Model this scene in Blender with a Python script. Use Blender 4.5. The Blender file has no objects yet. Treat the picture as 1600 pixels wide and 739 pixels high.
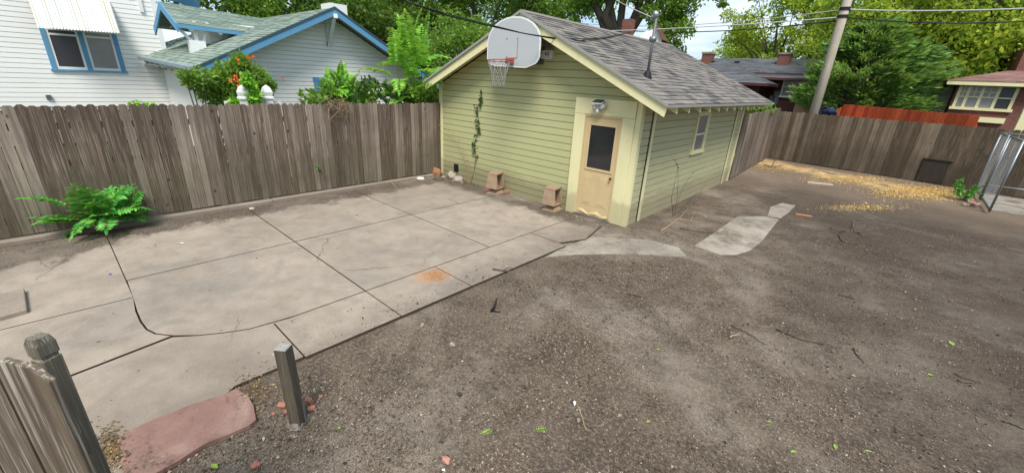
import bpy, math, random
import numpy as np
from mathutils import Vector, Matrix, noise
random.seed(11); rng = np.random.default_rng(7)
R = math.radians
scene = bpy.context.scene
col = scene.collection
world = bpy.data.worlds.new('World'); scene.world = world; world.use_nodes = True

# ------------------------------------------------------------------ camera numbers
YAW, PITCH, ROLL, FPX = 2.2942, 0.366, 0.0525, 637.57
CAM = Vector((8.5731, -6.754, 2.4))
fw = Vector((math.cos(YAW)*math.cos(PITCH), math.sin(YAW)*math.cos(PITCH), -math.sin(PITCH)))
rt = fw.cross(Vector((0, 0, 1))).normalized(); up = rt.cross(fw)
rt, up = (math.cos(ROLL)*rt+math.sin(ROLL)*up), (-math.sin(ROLL)*rt+math.cos(ROLL)*up)
def ray(x, y): return fw + rt*((x-800)/FPX) + up*((369.5-y)/FPX)
def pl(x, y, ax, v):
    d = ray(x, y); return CAM + d*((v-CAM[ax])/d[ax])
def PZ(x, y, z=0.0): return pl(x, y, 2, z)
def PX(x, y, v): return pl(x, y, 0, v)
def PY(x, y, v): return pl(x, y, 1, v)
def PD(x, y, D):                       # the point seen there at horizontal distance D
    d = ray(x, y); return CAM + d*(D/math.hypot(d.x, d.y))

# ------------------------------------------------------------------ materials
def newmat(name):
    m = bpy.data.materials.new(name); m.use_nodes = True
    nt = m.node_tree; nt.nodes.clear()
    out = nt.nodes.new('ShaderNodeOutputMaterial')
    p = nt.nodes.new('ShaderNodeBsdfPrincipled'); nt.links.new(p.outputs[0], out.inputs[0])
    p.inputs['Roughness'].default_value = .85; p.inputs['Specular IOR Level'].default_value = .25
    return m, nt, p, out
class NT:
    def __init__(s, nt): s.nt = nt
    def n(s, t, **k):
        a = s.nt.nodes.new(t)
        for q, v in k.items(): setattr(a, q, v)
        return a
    def l(s, a, b): s.nt.links.new(a, b)
    def coord(s, kind='Object', scale=(1, 1, 1)):
        tc = s.n('ShaderNodeTexCoord'); mp = s.n('ShaderNodeMapping'); mp.inputs['Scale'].default_value = scale
        s.l(tc.outputs[kind], mp.inputs[0]); return mp.outputs[0]
    def noise(s, vec, scale, detail=4, rough=.55, dist=0):
        a = s.n('ShaderNodeTexNoise'); a.inputs['Scale'].default_value = scale; a.inputs['Detail'].default_value = detail
        a.inputs['Roughness'].default_value = rough; a.inputs['Distortion'].default_value = dist
        if vec is not None: s.l(vec, a.inputs['Vector'])
        return a.outputs['Fac']
    def ramp(s, fac, stops, interp='LINEAR'):
        a = s.n('ShaderNodeValToRGB'); cr = a.color_ramp; cr.interpolation = interp
        while len(cr.elements) < len(stops): cr.elements.new(.5)
        for e, (p, c) in zip(cr.elements, stops):
            e.position = p; e.color = (c if len(c) == 4 else (*c, 1)) if not isinstance(c, (int, float)) else (c, c, c, 1)
        s.l(fac, a.inputs[0]); return a.outputs[0]
    def mix(s, fac, a, b, mode='MIX'):
        m = s.n('ShaderNodeMix', data_type='RGBA', blend_type=mode)
        for i, v in ((0, fac), (6, a), (7, b)):
            if hasattr(v, 'links'): s.l(v, m.inputs[i])
            elif i == 0: m.inputs[0].default_value = v
            else: m.inputs[i].default_value = (*v, 1) if len(v) == 3 else v
        return m.outputs[2]
    def math(s, op, a, b=0, c=None, clamp=False):
        m = s.n('ShaderNodeMath', operation=op, use_clamp=clamp)
        for i, v in ((0, a), (1, b)) + (((2, c),) if c is not None else ()):
            if hasattr(v, 'links'): s.l(v, m.inputs[i])
            else: m.inputs[i].default_value = v
        return m.outputs[0]
    def bump(s, h, p, strength=.3, dist=.01):
        b = s.n('ShaderNodeBump'); b.inputs['Strength'].default_value = strength; b.inputs['Distance'].default_value = dist
        s.l(h, b.inputs['Height']); s.l(b.outputs[0], p.inputs['Normal'])
    def island(s):
        return s.n('ShaderNodeNewGeometry').outputs['Random Per Island']
def trim_paint(name, c):
    m, nt, p, o = newmat(name); t = NT(nt); v = t.coord()
    f = t.noise(t.coord(scale=(1, 1, .35)), 5, 7, .75); f2 = t.noise(v, 22, 6, .8)
    cc = t.mix(t.math('MULTIPLY', t.ramp(f, [(.4, 0), (.7, 1)]), .22), c, tuple(x*.62 for x in c))
    sx = t.n('ShaderNodeSeparateXYZ'); t.l(v, sx.inputs[0])
    k = t.ramp(t.math('ADD', sx.outputs[2], t.math('MULTIPLY', f, -.7)), [(-.0, .35), (.08, 0)]); cc = t.mix(k, cc, (.20, .15, .09))
    pe = t.math('MULTIPLY', t.ramp(f2, [(.62, 0), (.66, 1)]), t.ramp(t.noise(v, 2.5, 3), [(.5, 0), (.6, .8)])); cc = t.mix(pe, cc, (.30, .27, .22))
    t.l(cc, p.inputs['Base Color']); p.inputs['Roughness'].default_value = .6; t.bump(f2, p, .2, .004); return m
def paint(name, c, rough=.6, dirt=.25, scale=3, spec=.3, metal=0, bump=.15, dirtc=None):
    m, nt, p, o = newmat(name); t = NT(nt); v = t.coord()
    f = t.noise(v, scale, 6, .65); f2 = t.noise(v, scale*9, 4)
    k = t.math('MULTIPLY', t.ramp(f, [(.35, 0), (.75, 1)]), dirt)
    d = dirtc or tuple(x*.45 for x in c)
    cc = t.mix(k, c, d)
    cc = t.mix(t.math('MULTIPLY', t.ramp(f2, [(.4, 0), (.8, 1)]), dirt*.5), cc, tuple(x*.6 for x in c))
    t.l(cc, p.inputs['Base Color']); p.inputs['Roughness'].default_value = rough
    p.inputs['Specular IOR Level'].default_value = spec; p.inputs['Metallic'].default_value = metal
    if bump: t.bump(f2, p, bump, .004)
    return m
def siding_mat(name, c, var=.12, wear=.2, dirtlow=None):
    m, nt, p, o = newmat(name); t = NT(nt)
    v = t.coord(scale=(.7, .7, 6)); v2 = t.coord()
    f = t.noise(v, 3, 6, .7); f2 = t.noise(v2, 1.1, 4)
    cc = t.mix(t.math('MULTIPLY', t.ramp(f, [(.45, 0), (.8, 1)]), wear), c, tuple(x*.55 for x in c))
    cc = t.mix(t.math('MULTIPLY', f2, var), cc, tuple(min(1, x*1.35) for x in c))
    isl = t.math('MULTIPLY', t.island(), .12); cc = t.mix(isl, cc, tuple(x*.7 for x in c))
    if dirtlow:
        sx = t.n('ShaderNodeSeparateXYZ'); t.l(v2, sx.inputs[0])
        a = t.math('ADD', sx.outputs[2], t.math('MULTIPLY', f, -.5))
        k = t.ramp(a, [(0, .55), (.25, 0)]); cc = t.mix(k, cc, dirtlow)
    pf = t.noise(t.coord(scale=(1, 1, 2.5)), 11, 7, .8); pe = t.math('MULTIPLY', t.ramp(pf, [(.60, 0), (.64, 1)]), t.ramp(t.noise(v2, 1.3, 3), [(.48, 0), (.62, .5)]))
    cc = t.mix(pe, cc, tuple(x*.6 for x in c))
    t.l(cc, p.inputs['Base Color']); p.inputs['Roughness'].default_value = .6
    t.bump(f, p, .25, .004); return m
def wood(name, a, b, cdark, scale=1.0, moss=None, amb=.38, pale=None):
    """weathered fence boards: every board its own tone, streaks up the grain"""
    m, nt, p, o = newmat(name); t = NT(nt)
    isl = t.island()
    off = t.n('ShaderNodeCombineXYZ'); t.l(t.math('MULTIPLY', isl, 37.), off.inputs[0]); t.l(t.math('MULTIPLY', isl, 11.), off.inputs[2])
    va = t.n('ShaderNodeVectorMath', operation='ADD'); t.l(t.coord(scale=(1, 1, .022)), va.inputs[0]); t.l(off.outputs[0], va.inputs[1])
    g = t.noise(va.outputs[0], 30*scale, 6, .7, .12); g2 = t.noise(va.outputs[0], 95*scale, 4, .65)
    big = t.noise(t.coord(), .8, 4, .6)
    base = t.ramp(isl, [(0, tuple(x*.75 for x in a)), (.35, a), (.6, tuple((x+y)/2 for x, y in zip(a, b))), (.85, b), (1, tuple(min(1, x*1.35) for x in b))])
    cc = t.mix(t.math('MULTIPLY', t.ramp(g, [(.40, 0), (.66, 1)]), .6), base, cdark)
    cc = t.mix(t.math('MULTIPLY', t.ramp(g2, [(.50, 0), (.66, 1)]), amb), cc, pale or tuple(min(1, x*1.9) for x in b))
    cc = t.mix(t.math('MULTIPLY', t.ramp(big, [(.4, 0), (.7, 1)]), .5), cc, cdark)
    # knots
    vo = t.n('ShaderNodeTexVoronoi'); vo.inputs['Scale'].default_value = 3.2; t.l(t.coord(scale=(1.3, 1.3, .8)), vo.inputs['Vector'])
    cc = t.mix(t.ramp(vo.outputs['Distance'], [(.05, .85), (.10, 0)]), cc, (.03, .014, .01))
    if moss:
        sx = t.n('ShaderNodeSeparateXYZ'); t.l(t.coord(), sx.inputs[0])
        k = t.math('MULTIPLY', t.ramp(t.math('ADD', sx.outputs[2], t.math('MULTIPLY', big, -1.2)), [(0, 1), (.5, 0)]), .32)
        cc = t.mix(k, cc, moss)
    t.l(cc, p.inputs['Base Color']); p.inputs['Roughness'].default_value = .9
    t.bump(g, p, .5, .006); return m
def leafmat(name, stops, trans=.35, rough=.5):
    m, nt, p, o = newmat(name); t = NT(nt)
    c = t.ramp(t.island(), stops)
    big = t.noise(t.coord(), .9, 3)
    c = t.mix(t.math('MULTIPLY', t.ramp(big, [(.4, 0), (.65, 1)]), .45), c, stops[0][1])
    t.l(c, p.inputs['Base Color']); p.inputs['Roughness'].default_value = rough
    tr = t.n('ShaderNodeBsdfTranslucent'); t.l(t.mix(.5, c, (.55, .72, .08)), tr.inputs[0])
    ms = t.n('ShaderNodeMixShader'); ms.inputs[0].default_value = trans
    t.l(p.outputs[0], ms.inputs[1]); t.l(tr.outputs[0], ms.inputs[2]); t.l(ms.outputs[0], o.inputs[0]); return m
def islandmat(name, stops, rough=.85, spec=.25, nscale=8):
    m, nt, p, o = newmat(name); t = NT(nt)
    c = t.ramp(t.island(), stops); f = t.noise(t.coord(), nscale, 5, .7)
    c = t.mix(t.math('MULTIPLY', t.ramp(f, [(.35, 0), (.7, 1)]), .35), c, tuple(x*.5 for x in stops[0][1]))
    t.l(c, p.inputs['Base Color']); p.inputs['Roughness'].default_value = rough; p.inputs['Specular IOR Level'].default_value = spec
    t.bump(f, p, .3, .003); return m
def glassmat(name, c, rough=.06):
    m, nt, p, o = newmat(name); t = NT(nt)
    f = t.noise(t.coord(), 2, 3); t.l(t.mix(f, c, tuple(x*1.8+.01 for x in c)), p.inputs['Base Color'])
    p.inputs['Roughness'].default_value = rough; p.inputs['Specular IOR Level'].default_value = .6; return m
def brickmat(name, c1, c2, mort, axis='X'):
    m, nt, p, o = newmat(name); t = NT(nt)
    tc = t.n('ShaderNodeTexCoord'); sx = t.n('ShaderNodeSeparateXYZ'); t.l(tc.outputs['Object'], sx.inputs[0])
    cb = t.n('ShaderNodeCombineXYZ'); t.l(t.math('ADD', sx.outputs[0], sx.outputs[1]), cb.inputs[0]); t.l(sx.outputs[2], cb.inputs[1])
    b = t.n('ShaderNodeTexBrick'); b.inputs['Scale'].default_value = 1; b.inputs['Brick Width'].default_value = .22
    b.inputs['Row Height'].default_value = .075; b.inputs['Mortar Size'].default_value = .008
    b.inputs['Color1'].default_value = (*c1, 1); b.inputs['Color2'].default_value = (*c2, 1); b.inputs['Mortar'].default_value = (*mort, 1)
    t.l(cb.outputs[0], b.inputs['Vector'])
    f = t.noise(t.coord(), 1.5, 5, .7)
    t.l(t.mix(t.math('MULTIPLY', f, .5), b.outputs[0], tuple(x*.45 for x in c1)), p.inputs['Base Color'])
    t.bump(b.outputs['Fac'], p, -.3, .004); return m

def soilcolor(t, v, dark=1.0):
    n1 = t.noise(v, .55, 5, .6, .4); n2 = t.noise(v, 2.6, 6, .7); n3 = t.noise(v, 34, 4, .7); n4 = t.noise(v, 120, 3, .7)
    c = t.ramp(n1, [(.32, (.062*dark, .045*dark, .033*dark)), (.5, (.096*dark, .074*dark, .055*dark)), (.68, (.20*dark, .17*dark, .136*dark))])
    c = t.mix(t.math('MULTIPLY', t.ramp(n2, [(.42, 0), (.66, 1)]), .7), c, (.040, .030, .022))
    c = t.mix(t.math('MULTIPLY', t.ramp(n3, [(.48, 0), (.68, 1)]), .65), c, (.30, .245, .185))
    c = t.mix(t.math('MULTIPLY', t.ramp(n4, [(.5, 0), (.62, 1)]), .7), c, (.032, .023, .017))
    vo = t.n('ShaderNodeTexVoronoi'); vo.inputs['Scale'].default_value = 38; t.l(v, vo.inputs['Vector'])
    sp = t.math('MULTIPLY', t.ramp(vo.outputs['Distance'], [(.12, 1), (.2, 0)]), t.ramp(t.noise(v, 1.2, 3), [(.42, 0), (.6, 1)]))
    c = t.mix(t.math('MULTIPLY', sp, .7), c, (.33, .25, .17))
    h = t.math('ADD', n3, t.math('MULTIPLY', n4, .7)); h = t.math('ADD', h, t.math('MULTIPLY', n2, 3.0))
    return c, h
def soil_mat():
    m, nt, p, o = newmat('soil'); t = NT(nt); v = t.coord()
    c, h = soilcolor(t, v, 1.5)
    # the far right of the yard is darker and browner, the bit by the gate tan
    sx = t.n('ShaderNodeSeparateXYZ'); t.l(v, sx.inputs[0])
    k = t.math('ADD', sx.outputs[0], t.math('MULTIPLY', sx.outputs[1], .35))
    k = t.math('ADD', k, t.math('MULTIPLY', t.noise(v, .5, 3), 2.5))
    kk = t.n('ShaderNodeMapRange'); t.l(k, kk.inputs[0]); kk.inputs[1].default_value = 8.6; kk.inputs[2].default_value = 10.8
    c = t.mix(t.math('MULTIPLY', kk.outputs[0], .6), c, (.038, .027, .021))
    k2 = t.n('ShaderNodeMapRange'); t.l(t.math('ADD', sx.outputs[1], t.math('MULTIPLY', t.noise(v, .9, 3), 3)), k2.inputs[0])
    k2.inputs[1].default_value = 6.5; k2.inputs[2].default_value = 10
    c = t.mix(t.math('MULTIPLY', k2.outputs[0], .5), c, (.24, .175, .12))
    # matted chips in front of the far fence
    fd = t.math('ADD', sx.outputs[1], t.math('MULTIPLY', sx.outputs[0], .35)); fd = t.math('ADD', fd, t.math('MULTIPLY', t.noise(v, 1.1, 6, .75), 1.8))
    band = t.math('MULTIPLY', t.ramp(t.math('MULTIPLY', t.math('ABSOLUTE', t.math('SUBTRACT', fd, 13.9), 0), .5), [(.15, 1), (.55, 0)]), t.ramp(t.noise(v, 2.0, 6, .75), [(.40, 0), (.56, 1)]))
    kx = t.n('ShaderNodeMapRange'); t.l(sx.outputs[0], kx.inputs[0]); kx.inputs[1].default_value = 10.4; kx.inputs[2].default_value = 9.9
    ky = t.n('ShaderNodeMapRange'); t.l(sx.outputs[1], ky.inputs[0]); ky.inputs[1].default_value = 7.6; ky.inputs[2].default_value = 8.6
    band = t.math('MULTIPLY', t.math('MULTIPLY', band, kx.outputs[0]), ky.outputs[0])
    c = t.mix(t.math('MULTIPLY', band, .9), c, t.ramp(t.noise(v, 45, 3, .7), [(.32, (.30, .18, .075)), (.58, (.66, .47, .20))]))
    t.l(c, p.inputs['Base Color']); p.inputs['Roughness'].default_value = .95; p.inputs['Specular IOR Level'].default_value = .15
    t.bump(h, p, .8, .012); return m
def concrete_mat(name, tint=(.40, .335, .265), soil=True, light=1.0, dust=False):
    m, nt, p, o = newmat(name); t = NT(nt); v = t.coord()
    n1 = t.noise(v, .75, 5, .6, .5); n2 = t.noise(v, 3.5, 6, .7); n3 = t.noise(v, 150, 3, .7); n4 = t.noise(v, 40, 5, .7)
    T = tuple(x*light for x in tint)
    c = t.ramp(n1, [(.32, tuple(x*.78 for x in T)), (.5, T), (.66, tuple(x*1.14 for x in T))])
    # bluish grey stains
    nb = t.noise(v, 1.05, 5, .65, 1.0)
    c = t.mix(t.math('MULTIPLY', t.ramp(nb, [(.52, 0), (.66, 1)]), .42), c, (.155*light, .16*light, .150*light))
    c = t.mix(t.math('MULTIPLY', t.ramp(n2, [(.42, 0), (.7, 1)]), .5), c, (.15, .118, .088))
    c = t.mix(t.math('MULTIPLY', t.ramp(n4, [(.52, 0), (.75, 1)]), .3), c, (.38, .33, .27))
    c = t.mix(t.math('MULTIPLY', t.ramp(n3, [(.48, 0), (.62, 1)]), .5), c, (.11, .085, .062))
    vg = t.n('ShaderNodeTexVoronoi'); vg.inputs['Scale'].default_value = 60; t.l(v, vg.inputs['Vector']); c = t.mix(t.ramp(vg.outputs['Distance'], [(.12, .45), (.25, 0)]), c, (.42, .37, .3))
    isl = t.island(); c = t.mix(t.math('MULTIPLY', isl, .35), c, tuple(x*.66 for x in T))
    # fine branching cracks here and there
    wv = t.n('ShaderNodeTexNoise'); wv.inputs['Scale'].default_value = 2.5; wv.inputs['Detail'].default_value = 6; t.l(v, wv.inputs['Vector'])
    va = t.n('ShaderNodeVectorMath', operation='MULTIPLY_ADD'); t.l(wv.outputs['Color'], va.inputs[0]); va.inputs[1].default_value = (.35, .35, .35); t.l(v, va.inputs[2])
    ck = t.n('ShaderNodeTexVoronoi', feature='DISTANCE_TO_EDGE'); ck.inputs['Scale'].default_value = .55; t.l(va.outputs[0], ck.inputs['Vector'])
    cm = t.math('MULTIPLY', t.ramp(ck.outputs['Distance'], [(.0015, 1), (.005, 0)]), t.ramp(t.noise(v, .6, 2), [(.54, 0), (.60, .75)]))
    c = t.mix(cm, c, (.07, .05, .035))
    vo = t.n('ShaderNodeTexVoronoi'); vo.inputs['Scale'].default_value = 5.5; t.l(v, vo.inputs['Vector'])
    c = t.mix(t.ramp(vo.outputs['Distance'], [(.02, .7), (.035, 0)]), c, (.09, .06, .04))
    if soil:
        sc, h = soilcolor(t, v, .95)
        sx = t.n('ShaderNodeSeparateXYZ'); t.l(v, sx.inputs[0]); X, Y = sx.outputs[0], sx.outputs[1]
        w = t.math('SUBTRACT', t.noise(v, 2.2, 6, .7), .5)
        # a: strip beside the fence, wide at the left end
        e = t.n('ShaderNodeMapRange'); t.l(Y, e.inputs[0]); e.inputs[1].default_value = -6.3; e.inputs[2].default_value = -7.0
        e.inputs[3].default_value = .75; e.inputs[4].default_value = 1.12
        da = t.math('SUBTRACT', t.math('ADD', X, t.math('MULTIPLY', w, 1.3)), e.outputs[0])
        # b: beside the garage wall
        db = t.math('SUBTRACT', -.62, t.math('ADD', Y, t.math('MULTIPLY', w, .8)))
        d = t.math('MINIMUM', da, db)
        k = t.ramp(t.math('MULTIPLY', d, 5), [(0, .92), (.5, .4), (1, 0)])
        c = t.mix(k, c, sc)
        rx = t.math('SUBTRACT', X, 4.70); ry = t.math('MULTIPLY', t.math('SUBTRACT', Y, -3.88), .8)
        rd = t.math('ADD', t.math('SQRT', t.math('ADD', t.math('MULTIPLY', rx, rx), t.math('MULTIPLY', ry, ry))), t.math('MULTIPLY', w, .32))
        c = t.mix(t.ramp(rd, [(.05, .7), (.12, .5), (.25, 0)]), c, (.40, .18, .07))
        # grime along the outer strip beside the bare soil
        dc = t.math('SUBTRACT', t.math('ADD', X, t.math('MULTIPLY', w, 1.2)), 4.7)
        c = t.mix(t.ramp(dc, [(0, 0), (.5, .42)]), c, (.125, .10, .077))
    if dust:
        sc, h = soilcolor(t, v, 1.5); c = t.mix(t.ramp(t.noise(v, 1.5, 7, .75), [(.47, 0), (.62, .85)]), c, sc)
    t.l(c, p.inputs['Base Color']); p.inputs['Roughness'].default_value = .9; p.inputs['Specular IOR Level'].default_value = .2
    t.bump(t.math('ADD', n3, n4), p, .35, .004); return m

M = dict(
    nearpost=wood('pale_notched_post', (.17, .15, .115), (.24, .215, .17), (.075, .062, .045), scale=1.4, amb=.6),
    soil=soil_mat(), patio=concrete_mat('patio_concrete', (.345, .288, .228), soil=True), conc=concrete_mat('path_concrete', (.34, .305, .25), soil=False, dust=True),
    curb=concrete_mat('curb_concrete', (.29, .24, .19), soil=False),
    green=siding_mat('green_siding', (.425, .42, .215), dirtlow=(.16, .13, .09)), side=siding_mat('green_side_siding', (.44, .42, .25), wear=.4, dirtlow=(.2, .16, .11)),
    cream=trim_paint('pale_yellow_trim', (.70, .645, .37)), door=paint('tan_door', (.58, .44, .235), dirt=.25),
    drip=paint('roof_edge_metal', (.30, .29, .27), .5), darkwood=paint('dark_underside', (.06, .05, .04)),
    shingle=islandmat('grey_brown_shingles', [(0, (.085, .078, .075)), (.3, (.15, .135, .125)), (.55, (.20, .18, .16)), (.8, (.25, .22, .18)), (1, (.17, .155, .15))]),
    gshingle=islandmat('green_grey_shingles', [(0, (.15, .20, .17)), (.5, (.21, .27, .22)), (1, (.29, .34, .28))]),
    dshingle=islandmat('dark_grey_shingles', [(0, (.09, .095, .105)), (.5, (.12, .125, .135)), (1, (.155, .16, .17))]),
    rshingle=islandmat('reddish_shingles', [(0, (.25, .14, .12)), (.5, (.30, .17, .15)), (1, (.34, .2, .17))]),
    white=siding_mat('white_siding', (.82, .81, .77), var=.05, wear=.1), whitepaint=paint('white_paint', (.74, .75, .73), dirt=.2),
    blue=paint('blue_trim', (.11, .29, .46), dirt=.25), glass=glassmat('dark_glass', (.012, .013, .014)),
    curtain=glassmat('curtained_glass', (.16, .15, .15), .2), screen=glassmat('window_screen', (.02, .018, .022), .4),
    fence=wood('weathered_fence_boards', (.125, .090, .067), (.285, .235, .188), (.050, .035, .026), moss=(.075, .075, .035)),
    fencefar=wood('grey_green_fence_boards', (.085, .063, .040), (.185, .148, .105), (.035, .026, .018), moss=(.05, .04, .025)),
    fencegate=wood('brown_fence_boards', (.15, .11, .08), (.24, .19, .15), (.06, .045, .035)),
    fencenear=wood('streaked_near_board', (.15, .113, .078), (.27, .23, .175), (.04, .03, .02), scale=1.1, amb=.7, pale=(.5, .47, .4)),
    post=wood('grey_post', (.095, .078, .057), (.125, .105, .08), (.045, .036, .026), scale=1.5, amb=.4), endgrain=paint('end_grain', (.33, .32, .29), dirt=.7, scale=30),
    redfence=wood('red_stained_boards', (.36, .06, .02), (.52, .105, .035), (.2, .035, .015)),
    plastic=paint('white_backboard', (.43, .45, .46), .4, .2, 2, dirtc=(.42, .43, .42)), orange=paint('faded_orange_paint', (.36, .09, .06), .5, .5),
    net=paint('grey_net', (.35, .34, .32)), metal=paint('galvanised_steel', (.27, .285, .29), .4, .3, 6, .5, .7), pipe=paint('grey_conduit', (.13, .14, .15), .5, .2, 5, .4, .4),
    rubber=paint('black_rubber', (.012, .012, .012)), cable=paint('black_cable', (.012, .012, .014), .5), wire=paint('pale_wire', (.45, .45, .44), .4),
    solar=glassmat('solar_panel', (.01, .012, .018)), lampwhite=paint('lamp_body', (.6, .6, .58), .4, .15),
    cblock=paint('tan_cast_concrete', (.36, .25, .165), .9, .6, 7, .2, 0, .5), brick=paint('red_brick', (.36, .16, .11), .9, .5, 12, .2, 0, .5),
    stone=islandmat('field_stones', [(0, (.2, .17, .14)), (.5, (.3, .27, .23)), (1, (.36, .3, .25))], nscale=14),
    flag=None, stick=islandmat('dead_twigs', [(0, (.05, .038, .028)), (.6, (.1, .078, .055)), (1, (.17, .125, .085))]),
    drystem=paint('dry_stems', (.33, .235, .14), .9, .4, 20), bark=paint('dark_bark', (.10, .083, .07), .95, .6, 5, .1, 0, .8), pale_bark=paint('grey_bark', (.13, .11, .09), .95, .5, 4, .1, 0, .8),
    pole=wood('pale_pole_wood', (.44, .385, .31), (.5, .44, .36), (.28, .24, .19), scale=.8),
    leaf_dark=leafmat('dark_green_leaves', [(0, (.02, .05, .01)), (.5, (.06, .13, .022)), (1, (.15, .28, .045))], .4),
    leaf_mid=leafmat('mid_green_leaves', [(0, (.04, .10, .014)), (.5, (.12, .25, .035)), (1, (.27, .44, .07))], .45),
    leaf_yel=leafmat('yellow_green_leaves', [(0, (.09, .16, .018)), (.5, (.27, .38, .035)), (1, (.62, .66, .06))], .5),
    leaf_bright=leafmat('bright_sapling_leaves', [(0, (.08, .26, .02)), (.5, (.20, .50, .04)), (1, (.42, .75, .09))], .4, .4),
    leaf_bush=leafmat('bush_leaves', [(0, (.02, .14, .016)), (.5, (.07, .33, .045)), (1, (.2, .52, .09))], .3, .4),
    leaf_vine=leafmat('vine_leaves', [(0, (.015, .045, .012)), (1, (.05, .12, .03))], .25),
    juniper=leafmat('juniper_sprays', [(0, (.035, .10, .028)), (.45, (.12, .26, .06)), (1, (.34, .52, .13))], .3, .7),
    flower=leafmat('orange_flowers', [(0, (.7, .05, .015)), (1, (.9, .22, .03))], .2),
    redbrick=brickmat('red_brick_wall', (.24, .085, .06), (.17, .06, .045), (.2, .14, .12)), dkbrick=brickmat('dark_brick_wall', (.13, .05, .04), (.09, .035, .03), (.1, .07, .06)),
    stucco=paint('pink_stucco', (.62, .36, .25), .9, .3), navy=paint('navy_cloth', (.012, .02, .06), .8), grass=paint('grass_ground', (.05, .07, .025), .95, .6, 1.5, .1, 0, .6),
    gutter=paint('grey_blue_gutter', (.24, .30, .33), .5, .4), rust=islandmat('rusty_crumbs', [(0, (.35, .12, .03)), (.5, (.52, .24, .08)), (1, (.62, .36, .16))]),
    straw=islandmat('yellow_chips', [(0, (.36, .2, .06)), (.5, (.62, .40, .12)), (1, (.75, .58, .27))]),
    clods=islandmat('clods', [(0, (.045, .033, .025)), (.6, (.11, .085, .064)), (.92, (.2, .165, .13)), (1, (.30, .26, .22))]),
    brownleaf=islandmat('brown_leaf_crumbs', [(0, (.07, .045, .025)), (.5, (.17, .11, .055)), (.85, (.30, .20, .08)), (1, (.45, .33, .12))]),
    husk=islandmat('soil_husks', [(0, (.05, .036, .026)), (.35, (.12, .085, .055)), (.7, (.22, .165, .11)), (.93, (.33, .26, .185)), (1, (.42, .38, .32))]),
    leaflit=leafmat('fallen_leaves', [(0, (.12, .3, .04)), (1, (.4, .5, .08))], .2), paper=paint('white_litter', (.8, .8, .8), .6, .1), blueplastic=paint('blue_litter', (.03, .08, .5), .4, .1),
    chain=paint('chain_link_wire', (.45, .46, .46), .4, .2, 9, .5, .6), corr=None)
def flag_mat():
    m, nt, p, o = newmat('red_flagstone'); t = NT(nt); v = t.coord()
    n1 = t.noise(v, 2.2, 6, .65, .6); n2 = t.noise(v, 60, 4, .7)
    c = t.ramp(n1, [(.3, (.16, .092, .075)), (.55, (.235, .135, .108)), (.72, (.32, .22, .18))])
    c = t.mix(t.math('MULTIPLY', t.ramp(n2, [(.5, 0), (.75, 1)]), .5), c, (.15, .08, .065))
    crk = t.n('ShaderNodeTexVoronoi', feature='DISTANCE_TO_EDGE'); crk.inputs['Scale'].default_value = 1.7
    vm = t.n('ShaderNodeVectorMath', operation='ADD'); t.l(v, vm.inputs[0]); nz = t.n('ShaderNodeTexNoise'); nz.inputs['Scale'].default_value = 4; t.l(v, nz.inputs['Vector'])
    t.l(nz.outputs['Color'], vm.inputs[1]); t.l(vm.outputs[0], crk.inputs['Vector'])
    c = t.mix(t.ramp(crk.outputs['Distance'], [(.002, .35), (.008, 0)]), c, (.1, .05, .04))
    sc, h = soilcolor(t, v, 1.0)
    c = t.mix(t.ramp(t.noise(v, 2.6, 7, .8), [(.53, 0), (.62, .9)]), c, sc)
    t.l(c, p.inputs['Base Color']); t.bump(n1, p, .6, .02); return m
M['flag'] = flag_mat()
def corr_mat():
    m, nt, p, o = newmat('ribbed_awning_metal'); t = NT(nt)
    v = t.coord(scale=(1, 1, .4)); n = t.noise(v, 4, 4, .6)
    sx = t.n('ShaderNodeSeparateXYZ'); t.l(t.coord(), sx.inputs[0])
    st = t.noise(t.coord(scale=(0, 3, 0)), 2.0, 2)
    c = t.mix(t.ramp(st, [(.52, 0), (.62, .7)]), (.74, .74, .72), (.55, .53, .38))
    t.l(t.mix(t.math('MULTIPLY', n, .3), c, (.35, .36, .36)), p.inputs['Base Color']); p.inputs['Roughness'].default_value = .5; return m
M['corr'] = corr_mat()

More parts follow.
